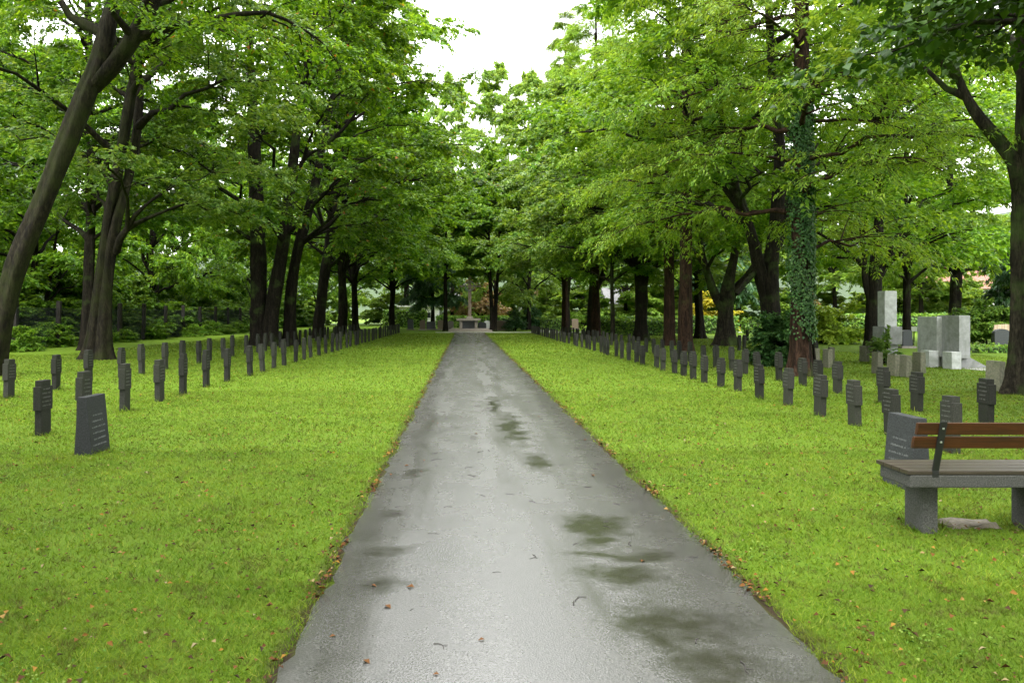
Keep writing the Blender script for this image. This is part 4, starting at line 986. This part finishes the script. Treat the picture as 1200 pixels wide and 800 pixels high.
def scatter(name, p, size, mat, label, cat, seed, tilt=.35, lift=.012):
    g = np.random.default_rng(seed); n_ = len(p); a = g.uniform(0, 6.283, n_)
    d = np.stack([np.cos(a), np.sin(a), g.normal(0, tilt * .6, n_)], -1); nr = norm(np.array([0, 0, 1.]) + g.normal(0, tilt, (n_, 3)))
    p = p.copy(); p[:, 2] += lift; Ln = g.uniform(*size, n_)
    tag(link(name, leaves_mesh(name, p, d, nr, Ln, Ln * g.uniform(.5, .85, n_), mat, fold=.3)), label, cat, kind='stuff')
g = np.random.default_rng(21)
m = 11000; y = 2.2 + 24 * g.uniform(0, 1, m) ** 1.5; x = g.uniform(-1, 1, m) * (.8 * y + 2); ok = (x < PX0 - .02) | (x > PX1 + .02)
lawnp = np.stack([x, y, 0 * x + .022], -1)[ok]
m = 5200; y = 2.2 + 40 * g.uniform(0, 1, m) ** 1.6; y = y[(np.sin(y * 2.9) + .8 * np.sin(y * 7.3 + 1) + g.normal(0, .5, m)) > .35]; m = len(y); sd_ = g.random(m) < .5; off = np.abs(g.normal(0, .06, m)) - .03
edgep = np.stack([np.where(sd_, PX0 - off, PX1 + off), y, 0 * y + .012], -1)
scatter('fallen_leaves', np.concatenate([lawnp, edgep]), (.014, .044), LITTER, 'brown and orange fallen leaves along the path edges and lawns', 'leaf litter', 22)
m = 60; y = 2.6 + 16 * g.uniform(0, 1, m) ** 1.4; x = g.uniform(PX0 + .05, PX1 - .05, m)
m = 5200; cx_ = g.uniform(-5, 7, 60); cy_ = g.uniform(2.4, 12, 60); k = g.integers(0, 60, m)
cl = np.stack([cx_[k] + g.normal(0, .16, m), cy_[k] + g.normal(0, .14, m), 0 * cx_[k] + .018], -1); ok = (cl[:, 0] < PX0 - .03) | (cl[:, 0] > PX1 + .03)
scatter('clover_patches', cl[ok], (.014, .028), CLOVER, 'small round clover leaves in patches on the lawns', 'clover', 23, .25)

def twig_mesh(seed):
    g = np.random.default_rng(seed); ln = g.uniform(.05, .13); k = 6; t = np.linspace(-.5, .5, k)
    C = np.stack([t * ln, .25 * ln * np.sin(t * g.uniform(2, 5) + g.uniform(0, 3)) * g.uniform(.3, 1), .003 + 0 * t], -1); C[:, 1] -= C[:, 1].mean()
    gg = Geo(); tubes(gg, C[None], np.full((1, k), g.uniform(.002, .0038)) * np.linspace(1.2, .6, k)[None], 5)
    if g.random() < .6: tubes(gg, np.stack([C[3], C[3] + np.array([.2 * ln, .22 * ln, .002])])[None], np.full((1, 2), .002), 4)
    return gg.mesh('fallen_twig', TWIG)
TW = [twig_mesh(300 + k) for k in range(8)]
def path_z(x): 
    u = (x - PX0) / (PX1 - PX0); return .006 + .028 * (1 - (2 * u - 1) ** 2)
for k in range(70):
    y = 2.9 + 12 * rr.random() ** 1.3; x = rr.uniform(PX0 + .15, PX1 - .15)
    o = link('fallen_twig', TW[k % 8]); o.location = (x, y, path_z(x)); o.rotation_euler = (0, 0, rr.gauss(.0, .9)); s = rr.uniform(.45, .95) * (1 + y * .03); o.scale = (s, s, s)
    tag(o, 'small dark twig lying on the wet asphalt path', 'twig', 'twigs scattered on the path')
LM = []
for k in range(3):
    g = np.random.default_rng(400 + k)
    LM.append(leaves_mesh('path_leaf', np.zeros((1, 3)) + np.array([[-.025, 0, .004]]), np.array([[1, 0, .05]]), np.array([[0, .1, 1.]]), np.array([.05]), np.array([.034]), LITTER, .2))
for k in range(26):
    y = 2.9 + 9 * rr.random() ** 1.2; x = rr.choice([rr.uniform(PX0 + .05, PX0 + .5), rr.uniform(PX1 - .8, PX1 - .05), rr.uniform(PX0 + .1, PX1 - .1)])
    o = link('fallen_leaf', LM[k % 3]); o.location = (x, y, path_z(x) + .001); o.rotation_euler = (0, 0, rr.uniform(0, 6.28)); s = rr.uniform(.5, 1.15); o.scale = (s, s, s)
    tag(o, 'single fallen leaf stuck to the wet asphalt path', 'leaf', 'fallen leaves stuck to the path')
print('tris', sum(len(m_.loops) - 2 * len(m_.polygons) for m_ in bpy.data.meshes))
